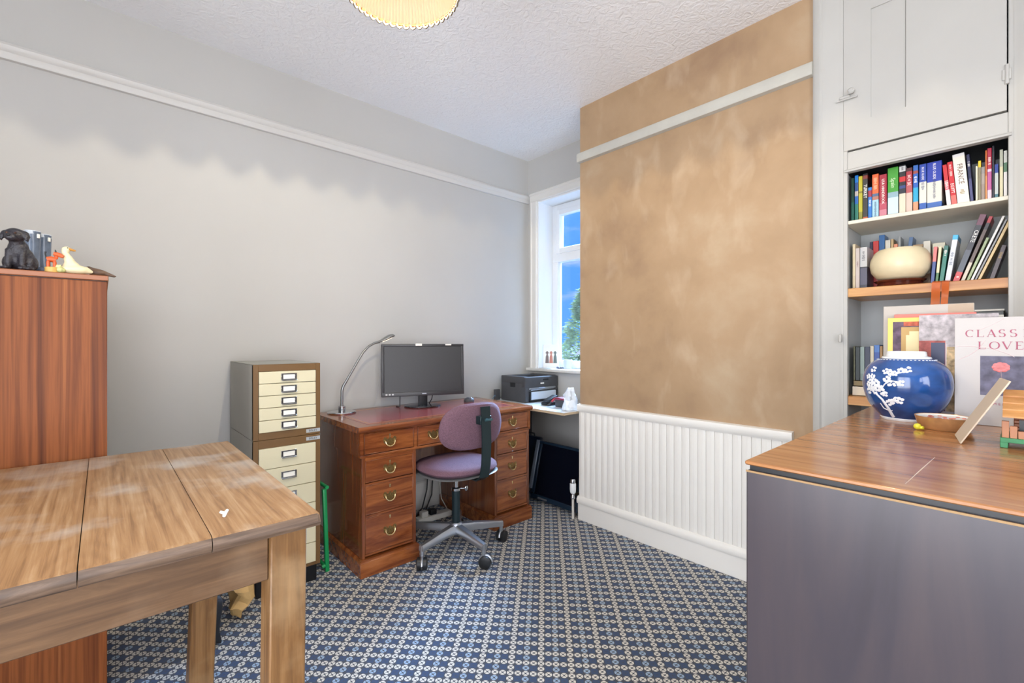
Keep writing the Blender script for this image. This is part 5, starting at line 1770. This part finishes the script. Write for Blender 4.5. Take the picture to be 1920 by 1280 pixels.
# ================================================================== swivel chair
sc = thing('office_chair', 'purple tweed swivel chair with chrome five-star base, pulled up to the desk', 'chair', (1.526, 2.185, 0))
hx, hy = 1.526, 2.185
M_fab = pm('purple_tweed', srgb(112, 82, 95), 0.85, var=0.28, vscale=220, bump=0.4, bscale=400)
M_dkg = pm('green_black_steel', srgb(34, 50, 54), 0.35, metal=0.3)
for k in range(5):
    a = math.radians(-93 + 72 * k)
    ca, sa = math.cos(a), math.sin(a)
    bm = new()
    n = 4
    secs = [(0.028, 0.150, 0.026, 0.046), (0.12, 0.144, 0.022, 0.040), (0.22, 0.134, 0.018, 0.034), (0.285, 0.127, 0.015, 0.030)]
    rings = []
    for d, zt, w, h in secs:
        rings.append([bm.verts.new((hx + d * ca - q * w * sa, hy + d * sa + q * w * ca, zt - zz * h)) for q, zz in ((-0.62, 0), (0.62, 0), (1, 0.3), (1, 1), (-1, 1), (-1, 0.3))])
    for i in range(3):
        for j in range(6):
            bm.faces.new((rings[i][j], rings[i][(j + 1) % 6], rings[i + 1][(j + 1) % 6], rings[i + 1][j]))
    bm.faces.new(list(reversed(rings[0]))); bm.faces.new(rings[-1])
    part('base_arm', bm, M_steel, sc)
    ex, ey = hx + 0.276 * ca, hy + 0.276 * sa
    bm = new()
    tube(bm, [(ex, ey, 0.122), (ex, ey, 0.066)], 0.0115, 12)
    part('caster_stem', bm, M_steel, sc)
    b_ = math.radians(-93 + 72 * k + 40)
    cb, sb_ = math.cos(b_), math.sin(b_)
    wc = Vector((ex + 0.010 * cb, ey + 0.010 * sb_, 0.0335))
    ax = Vector((-sb_, cb, 0))
    bm = new()
    for s in (-1, 1):
        tube(bm, [wc + ax * s * 0.004, wc + ax * s * 0.007, wc + ax * s * 0.024, wc + ax * s * 0.028], [0.028, 0.033, 0.033, 0.024], 20)
    cw = part('caster_wheel', bm, M_dark, sc)
    bm = new()
    P = []
    for i in range(9):
        t = PI * i / 8
        P.append(wc + Vector((cb * math.cos(t), sb_ * math.cos(t), 0)) * 0.034 + Vector((0, 0, 0.034 * math.sin(t))))
    tube(bm, P, 0.007, 8)
    part('caster_hood', bm, M_steel, cw)
bm = new(); lathe(bm, [(0, 0.092), (0.030, 0.092), (0.037, 0.100), (0.037, 0.150), (0.030, 0.160), (0, 0.160)], (hx, hy, 0), 28)
part('base_hub', bm, M_steel, sc)
bm = new(); tube(bm, [(hx, hy, 0.12), (hx, hy, 0.345)], 0.0235, 24)
part('outer_column', bm, M_dkg, sc)
bm = new(); tube(bm, [(hx, hy, 0.34), (hx, hy, 0.445)], 0.0135, 20)
part('gas_lift', bm, M_chrome, sc)
bm = new(); lathe(bm, [(0.0235, 0.34), (0.026, 0.342), (0.026, 0.356), (0.0135, 0.36)], (hx, hy, 0), 20)
tube(bm, [(hx + 0.02, hy - 0.01, 0.349), (hx + 0.045, hy - 0.025, 0.349)], 0.004, 8)
ball(bm, (hx + 0.052, hy - 0.03, 0.349), (0.012, 0.006, 0.016), 10, 8)
part('height_knob', bm, M_chrome, sc)
bm = new(); box(bm, hx - 0.075, hx + 0.075, hy - 0.10, hy + 0.09, 0.440, 0.456, 0.003)
part('mechanism_plate', bm, M_dkg, sc)
def superell(bm, c, rx, ry, z0, z1, dome, n=40, pw_=2.7, dip=0.0):
    """rounded cushion slab"""
    prof = [(0.0, z0), (0.80, z0), (0.94, z0 + 0.12 * (z1 - z0)), (1.0, z0 + 0.42 * (z1 - z0)), (0.985, z0 + 0.7 * (z1 - z0)), (0.93, z0 + 0.9 * (z1 - z0)), (0.82, z1), (0.5, z1 + dome * 0.8), (0, z1 + dome)]
    def fn(r_, z_, a):
        ca_, sa_ = math.cos(a), math.sin(a)
        k = (abs(ca_) ** pw_ + abs(sa_) ** pw_) ** (-1 / pw_)
        return r_ * k, z_
    lathe(bm, prof, (0, 0, 0), n, fn)
    for v in bm.verts:
        v.co = Vector((c[0] + v.co.x * rx, c[1] + v.co.y * ry, v.co.z))
bm = new(); superell(bm, (hx + 0.01, hy + 0.015), 0.222, 0.215, 0.462, 0.512, 0.018)
part('seat', bm, M_fab, sc)
bm = new(); superell(bm, (hx + 0.01, hy + 0.015), 0.226, 0.219, 0.452, 0.464, -0.0005)
part('seat_pan', bm, pm('grey_seat_pan', srgb(96, 98, 100), 0.4), sc)
# backrest cushion, stands behind (towards -y), slightly reclined
by_ = hy - 0.215
bm = new()
superell(bm, (0, 0), 0.212, 0.128, -0.012, 0.030, 0.010, 44, 3.0)
Rb = Matrix.Translation((hx - 0.004, by_ + 0.012, 0.738)) @ Matrix.Rotation(math.radians(-84), 4, 'X')
for v in bm.verts:
    q = v.co.copy()
    q.z += 0.9 * q.x * q.x            # curved round the sitter's back
    q.x *= (1.0 - 0.9 * max(0.0, -q.y) )
    v.co = Rb @ q
part('backrest', bm, M_fab, sc)
bm = new()
Pz = [(by_ - 0.040, 0.850), (by_ - 0.046, 0.78), (by_ - 0.052, 0.66), (by_ - 0.046, 0.54), (by_ - 0.030, 0.468), (by_ + 0.005, 0.446), (hy - 0.06, 0.4465)]
rings = []
for i, (yy, zz) in enumerate(Pz):
    p0, p1 = Vector(Pz[max(i - 1, 0)]), Vector(Pz[min(i + 1, len(Pz) - 1)])
    t = (p1 - p0).normalized()
    nn = Vector((-t.y, t.x))
    rings.append([bm.verts.new((hx + 0.012 + sx * 0.030, yy + nn.x * s_ * 0.004, zz + nn.y * s_ * 0.004)) for sx, s_ in ((-1, -1), (1, -1), (1, 1), (-1, 1))])
for i in range(len(rings) - 1):
    for j in range(4):
        bm.faces.new((rings[i][j], rings[i][(j + 1) % 4], rings[i + 1][(j + 1) % 4], rings[i + 1][j]))
bm.faces.new(list(reversed(rings[0]))); bm.faces.new(rings[-1])
part('back_bar', bm, M_dkg, sc)
bm = new(); box(bm, hx - 0.026, hx + 0.05, by_ - 0.048, by_ - 0.006, 0.755, 0.80, 0.003)
part('clamp_block', bm, M_dkg, sc)
bm = new(); tube(bm, [(hx + 0.012, by_ - 0.04, 0.782), (hx + 0.012, by_ - 0.066, 0.782)], [0.008, 0.006], 12)
obox(bm, Matrix.Translation((hx + 0.012, by_ - 0.070, 0.782)), 0.052, 0.012, 0.013, 0.004, 2)
part('clamp_knob', bm, pm('green_black_gloss', srgb(50, 78, 84), 0.15), sc)

# ================================================================== alcove board with printer
bd = thing('alcove_worktop', 'white-topped board fitted in the window alcove beside the desk', 'worktop', (2.53, 2.44, 0.71))
BZ = 0.730
bx_ = 2.262
bm = new(); box(bm, bx_, XW - 0.004, 2.012, YL - 0.006, BZ - 0.018, BZ - 0.0015)
part('board_core', bm, pm('chipboard_edge', srgb(196, 176, 146), 0.6), bd)
bm = new(); box(bm, bx_ - 0.001, XW - 0.004, 2.011, YL - 0.006, BZ - 0.0015, BZ, 0.0005)
part('laminate', bm, pm('white_laminate', srgb(226, 232, 236), 0.22), bd)
for (x, y) in ((2.30, 2.84), (2.74, 2.84), (2.74, 2.06)):
    bm = new(); box(bm, x - 0.02, x + 0.02, y - 0.02, y + 0.02, 0, BZ - 0.018, 0.002)
    part('leg', bm, M_darkg, bd)

pr = thing('laser_printer', 'dark grey laser printer on the alcove worktop', 'printer', (2.59, 2.67, BZ))
px0, px1, py0, py1 = 2.406, 2.768, 2.523, 2.815
pz0, pz1 = BZ + 0.0005, 0.928
bm = new()
box(bm, px0, px1, py0 + 0.004, py1, pz0, pz1 - 0.05, 0.008, 2)
box(bm, px0 + 0.0006, px0 + 0.05, py0 + 0.02, py1 - 0.0006, pz1 - 0.060, pz1, 0.006, 2); box(bm, px1 - 0.05, px1 - 0.0006, py0 + 0.02, py1 - 0.0006, pz1 - 0.060, pz1, 0.006, 2)
box(bm, px0 + 0.0012, px1 - 0.0012, py1 - 0.06, py1 - 0.0012, pz1 - 0.060, pz1 - 0.0008, 0.006, 2)
part('body', bm, M_darkg, pr)
bm = new(); box(bm, px0 - 0.0008, px1 + 0.0008, py0 + 0.002, py0 + 0.05, pz1 - 0.085, pz1 - 0.004, 0.006, 2)
part('front_lid', bm, M_darkg, pr)
bm = new(); box(bm, px0 + 0.05, px1 - 0.05, py0 + 0.05, py1 - 0.06, pz1 - 0.046, pz1 - 0.040)
part('output_tray', bm, M_black, pr)
bm = new(); box(bm, px0 + 0.04, px1 - 0.03, py0 - 0.001, py0 + 0.010, pz1 - 0.100, pz1 - 0.088, 0.002)
tube(bm, [(px0 + 0.05, py0 - 0.004, pz1 - 0.104), (px1 - 0.06, py0 - 0.004, pz1 - 0.100)], 0.004, 8)
part('lid_handle', bm, M_steel, pr)
bm = new()
box(bm, px0 + 0.035, px1 - 0.02, py0 - 0.010, py0 + 0.006, pz0 + 0.004, pz0 + 0.018, 0.002)
box(bm, px0 + 0.035, px0 + 0.050, py0 - 0.010, py0 + 0.006, pz0 + 0.004, pz0 + 0.086, 0.002); box(bm, px1 - 0.032, px1 - 0.018, py0 - 0.010, py0 + 0.006, pz0 + 0.004, pz0 + 0.086, 0.002)
tr = part('paper_tray', bm, M_dark, pr)
bm = new(); box(bm, px0 + 0.052, px1 - 0.034, py0 - 0.006, py0 + 0.004, pz0 + 0.020, pz0 + 0.080)
part('tray_window', bm, pm('smoked_clear_plastic', srgb(206, 220, 236), 0.08, spec=0.7), tr)
bm = new(); box(bm, px0 - 0.0008, px0 + 0.002, py0 + 0.12, py0 + 0.18, pz1 - 0.085, pz1 - 0.050)
part('side_vent', bm, M_dark, pr)
bm = new(); box(bm, px0 + 0.16, px0 + 0.20, py0 + 0.001, py0 + 0.004, pz1 - 0.060, pz1 - 0.051)
part('badge', bm, M_ivory, pr)
bm = new(); box(bm, px0 + 0.19, px0 + 0.25, py0 + 0.0008, py0 + 0.004, pz1 - 0.034, pz1 - 0.022)
part('button_panel', bm, M_black, pr)
r = thing('power_adapter', 'small black power adapter standing behind the printer', 'adapter', (2.372, 2.83, BZ))
bm = new(); box(bm, 2.352, 2.398, 2.815, 2.845, BZ + 0.0005, 0.815, 0.004, 2)
part('adapter_body', bm, M_darkg, r)
bm = new(); tube(bm, [(2.354, 2.825, BZ + 0.03), (2.33, 2.80, BZ + 0.045), (2.30, 2.79, BZ + 0.02), (2.28, 2.80, BZ + 0.004)], 0.003, 6)
part('cable', bm, pm('blue_cable', srgb(90, 116, 140), 0.4), r)

# clutter right of the printer
r = thing('hole_punch', 'black hole punch on the alcove worktop near the printer', 'hole punch', (2.47, 2.25, BZ))
bm = new(); box(bm, 2.425, 2.52, 2.30, 2.38, BZ + 0.0005, BZ + 0.022, 0.004, 2)
part('base', bm, M_dark, r)
bm = new(); obox(bm, Matrix.Translation((2.478, 2.335, BZ + 0.048)) @ Matrix.Rotation(math.radians(-18), 4, 'Y'), 0.115, 0.055, 0.014, 0.005, 2)
part('lever', bm, M_dark, r)
bm = new(); tube(bm, [(2.50, 2.315, BZ + 0.02), (2.50, 2.315, BZ + 0.048)], 0.008, 10); tube(bm, [(2.50, 2.36, BZ + 0.02), (2.50, 2.36, BZ + 0.048)], 0.008, 10)
part('punch_pin', bm, M_steel, r)
r = thing('tape_box', 'small grey box with dark red lid on the alcove worktop', 'box', (2.48, 2.15, BZ))
bm = new(); box(bm, 2.43, 2.54, 2.155, 2.245, BZ + 0.0005, BZ + 0.052, 0.006, 2)
part('box_body', bm, M_darkg, r)
bm = new(); box(bm, 2.426, 2.544, 2.151, 2.249, BZ + 0.052, BZ + 0.068, 0.004, 2)
part('box_lid', bm, pm('dark_red_lid', srgb(128, 40, 58), 0.4), r)
r = thing('red_pen', 'red-capped black marker propped across the worktop clutter', 'pen', (2.41, 2.29, BZ))
bm = new(); tube(bm, [(2.395, 2.285, BZ + 0.008), (2.42, 2.27, BZ + 0.035)], 0.0065, 10)
part('barrel', bm, M_dark, r)
bm = new(); tube(bm, [(2.42, 2.27, BZ + 0.035), (2.443, 2.256, BZ + 0.060)], 0.0075, 10)
part('cap', bm, pm('red_cap', srgb(176, 44, 62), 0.3), r)
bm = new()
lathe(bm, [(0, 0.001), (0.05, 0.001), (0.054, 0.02), (0.048, 0.04), (0.04, 0.07), (0.038, 0.10), (0.026, 0.13), (0.02, 0.15), (0.012, 0.155), (0, 0.13)], (2.40, 2.075, BZ), 36)
for v in bm.verts:
    n = noise.noise_vector(v.co * 34) + 0.6 * noise.noise_vector(v.co * 80)
    v.co.x += n.x * 0.020; v.co.y += n.y * 0.018
    v.co.y = max(v.co.y, 2.016)
    v.co.z = max(BZ + 0.0006, v.co.z + n.z * 0.008)
single('plastic_bag', bm, pm('thin_white_plastic', srgb(232, 240, 248), 0.3), 'crumpled white plastic bag at the chimney end of the worktop', 'bag', smooth=25)

# ---- flat television leaning under the worktop
tvm = Matrix.Translation((2.472, 2.29, 0.232)) @ Matrix.Rotation(math.radians(14), 4, 'Y')
tv = thing('flat_television', 'dark flat-screen television leaning under the alcove worktop', 'television', (2.44, 2.29, 0))
def tvbox(x0, x1, y0, y1, z0, z1, b_=0.002):
    bm = new(); vs = box(bm, x0, x1, y0, y1, z0, z1, b_)
    for v in bm.verts:
        v.co = tvm @ v.co
    return bm
bm = tvbox(-0.004, 0.032, -0.265, 0.215, -0.212, 0.212, 0.006)
part('housing', bm, pm('navy_black_plastic', srgb(22, 30, 44), 0.3), tv)
for q in ((-0.265, 0.215, 0.192, 0.212), (-0.265, 0.215, -0.212, -0.178), (-0.265, -0.235, -0.178, 0.192), (0.160, 0.184, -0.178, 0.192)):
    part('bezel', tvbox(-0.014, -0.003, q[0], q[1], q[2], q[3], 0.003), pm('dark_teal_plastic', srgb(28, 44, 60), 0.25), tv)
part('silver_side', tvbox(-0.020, 0.0315, 0.184, 0.2165, -0.150, 0.2125, 0.003), pm('silver_plastic', srgb(134, 146, 160), 0.35, metal=0.3), tv)
part('screen', tvbox(-0.006, -0.003, -0.236, 0.161, -0.179, 0.193, 0), pm('black_glass', srgb(10, 14, 26), 0.12), tv)
bm = new(); tube(bm, [(2.372, 2.478, 0.052), (2.384, 2.478, 0.052)], 0.026, 20)
part('hinge_disc', bm, M_darkg, tv)
part('maker_badge', tvbox(-0.016, -0.0135, 0.02, 0.11, -0.205, -0.193, 0), M_steel, tv)
bm = new(); box(bm, 2.60, 2.635, 2.565, 2.80, 0.001, 0.432, 0.006, 2)
r = thing('dark_panel', 'dark blue-black case standing behind the leaning television', 'case', (2.617, 2.68, 0))
part('case_body', bm, pm('navy_case', srgb(24, 36, 56), 0.4), r)
bm = new(); tube(bm, [(2.617, 2.64, 0.43), (2.617, 2.645, 0.455), (2.617, 2.72, 0.455), (2.617, 2.725, 0.43)], 0.006, 8)
part('handle', bm, M_dark, r)

# ---- radiator valve beside the chimney breast
r = thing('radiator_valve', 'white radiator valve on a pipe at the chimney breast corner', 'valve', (2.372, 2.035, 0))
vx, vy = 2.378, 2.032
bm = new(); tube(bm, [(vx, vy, 0.001), (vx, vy, 0.15)], 0.0085, 14)
part('pipe', bm, pm('white_pipe_paint', srgb(226, 222, 214), 0.35), r)
bm = new(); lathe(bm, [(0.010, 0.136), (0.016, 0.138), (0.016, 0.152), (0.012, 0.158), (0.012, 0.172), (0.016, 0.174)], (vx, vy, 0), 18)
tube(bm, [(vx, vy, 0.160), (vx + 0.055, vy + 0.002, 0.160)], 0.011, 12)
part('valve_body', bm, M_chrome, r)
bm = new(); lathe(bm, [(0.015, 0.172), (0.020, 0.180), (0.0215, 0.20), (0.0215, 0.238), (0.019, 0.243)], (vx, vy, 0), 22)
hd = part('thermostat_head', bm, M_upvc, r)
bm = new(); lathe(bm, [(0.0195, 0.241), (0.0195, 0.262), (0.015, 0.270), (0, 0.271)], (vx, vy, 0), 22)
part('head_cap', bm, M_chrome, hd)

# ---- cables and socket strip in the kneehole
bm = new(); tube(bm, [(1.73, 2.845, 0.60), (1.735, 2.84, 0.45), (1.73, 2.82, 0.30), (1.70, 2.79, 0.16), (1.64, 2.75, 0.06), (1.56, 2.72, 0.01), (1.45, 2.66, 0.006)], 0.0045, 8)
single('monitor_cable', bm, M_dark, 'black cable hanging highest behind the desk kneehole', 'cable')
bm = new(); tube(bm, [(1.78, 2.845, 0.60), (1.785, 2.84, 0.42), (1.77, 2.82, 0.26), (1.74, 2.79, 0.12), (1.68, 2.77, 0.03), (1.60, 2.76, 0.006), (1.48, 2.75, 0.006)], 0.0045, 8)
single('power_cable', bm, M_dark, 'black cable looping down to the floor in the kneehole', 'cable')
bm = new(); tube(bm, [(1.84, 2.85, 0.20), (1.84, 2.82, 0.06), (1.838, 2.74, 0.005), (1.832, 2.62, 0.005), (1.80, 2.56, 0.005), (1.66, 2.54, 0.005), (1.54, 2.53, 0.005)], 0.0035, 8)
single('white_cable', bm, M_ivory, 'thin white cable trailing over the carpet under the desk', 'cable')
r = thing('extension_socket', 'white extension socket with plugs on the carpet under the desk', 'socket', (1.66, 2.655, 0))
bm = new(); box(bm, 1.54, 1.80, 2.625, 2.685, 0.001, 0.038, 0.006, 2)
part('strip', bm, M_ivory, r)
for k_, (xa, mm) in enumerate(((1.57, M_ivory), (1.635, M_dark))):
    bm = new(); box(bm, xa, xa + 0.048, 2.632, 2.676, 0.0385, 0.074, 0.006, 2)
    part('plug', bm, mm, r)

# ================================================================== pendant lamp
LX, LY, LZ = 0.667, 1.239, 2.255
pl = thing('pendant_lamp', 'cream pleated fabric pendant lampshade with scalloped orange trim', 'lamp', (LX, LY, LZ), (0, math.radians(-1.3), 0))
sh = bpy.data.materials.new('pleated_cream_fabric')
sh.use_nodes = True
nt = sh.node_tree
nt.nodes.clear()
o_ = nt.nodes.new('ShaderNodeOutputMaterial')
d_ = nt.nodes.new('ShaderNodeBsdfDiffuse')
d_.inputs['Color'].default_value = (0.070, 0.058, 0.031, 1)
t_ = nt.nodes.new('ShaderNodeBsdfTranslucent')
t_.inputs['Color'].default_value = (0.92, 0.86, 0.74, 1)
x_ = nt.nodes.new('ShaderNodeMixShader')
x_.inputs[0].default_value = 0.75
nt.links.new(d_.outputs[0], x_.inputs[1]); nt.links.new(t_.outputs[0], x_.inputs[2]); nt.links.new(x_.outputs[0], o_.inputs['Surface'])
R0 = 0.168
NP = 96
def pleat(r_, z_, a):
    return r_ * (1 + 0.012 * math.cos(NP * a)), z_ + (0.005 * math.cos(48 * a) if z_ < 0.004 else 0)
bm = new()
lathe(bm, [(R0, 0.0), (R0 - 0.004, 0.02), (0.150, 0.07), (0.128, 0.12), (0.100, 0.165), (0.072, 0.195)], (0, 0, 0), NP * 4, pleat)
part('shade', bm, sh, pl, local=True)
bm = new()
P = []
nq = 48 * 8
for i in range(nq + 1):
    a = 2 * PI * i / nq
    P.append(((R0 + 0.003) * math.cos(a), (R0 + 0.003) * math.sin(a), -0.002 + 0.005 * math.cos(48 * a)))
tube(bm, P, 0.0042, 6, caps=False)
part('scalloped_braid', bm, pm('cream_braid', srgb(104, 92, 78), 0.8), pl, local=True)
bm = new()
for k in range(48):
    a = 2 * PI * k / 48
    a2 = a + 2 * PI / 48 * 0.62
    tube(bm, [((R0 + 0.001) * math.cos(a), (R0 + 0.001) * math.sin(a), 0.003), ((R0 - 0.002) * math.cos(a2), (R0 - 0.002) * math.sin(a2), -0.001)], [0.0045, 0.0032], 6)
part('twisted_trim', bm, pm('amber_braid', srgb(82, 46, 14), 0.8), pl, local=True)
bm = new(); tube(bm, [(0, 0, 0.075), (0, 0, 0.16)], 0.02, 16); tube(bm, [(0, 0, 0.15), (0, 0, CE - LZ - 0.02)], 0.004, 8)
for k in range(3):
    a = 2 * PI * k / 3
    tube(bm, [(0.018 * math.cos(a), 0.018 * math.sin(a), 0.15), (0.072 * math.cos(a), 0.072 * math.sin(a), 0.194)], 0.0018, 6)
part('flex_and_holder', bm, M_ivory, pl, local=True)
bm = new(); lathe(bm, [(0, CE - LZ - 0.035), (0.03, CE - LZ - 0.032), (0.045, CE - LZ - 0.003), (0, CE - LZ - 0.003)], (0, 0, 0), 24)
part('ceiling_rose', bm, M_upvc, pl, local=True)
em = bpy.data.materials.new('lit_bulb')
em.use_nodes = True
eb = em.node_tree.nodes['Principled BSDF']
eb.inputs['Base Color'].default_value = (1, 0.95, 0.85, 1)
eb.inputs['Emission Color'].default_value = (1.0, 0.86, 0.62, 1)
eb.inputs['Emission Strength'].default_value = 38000
bm = new(); lathe(bm, [(0, -0.0045), (0.003, -0.0036), (0.0045, 0), (0.003, 0.0036), (0, 0.0045)], (0, 0, 0.004), 20)
part('bulb', bm, em, pl, local=True)
bm = new(); tube(bm, [(0, 0, 0.0085), (0, 0, 0.03), (0, 0, 0.078)], [0.003, 0.010, 0.012], 16)
part('bulb_neck', bm, M_ivory, pl, local=True)
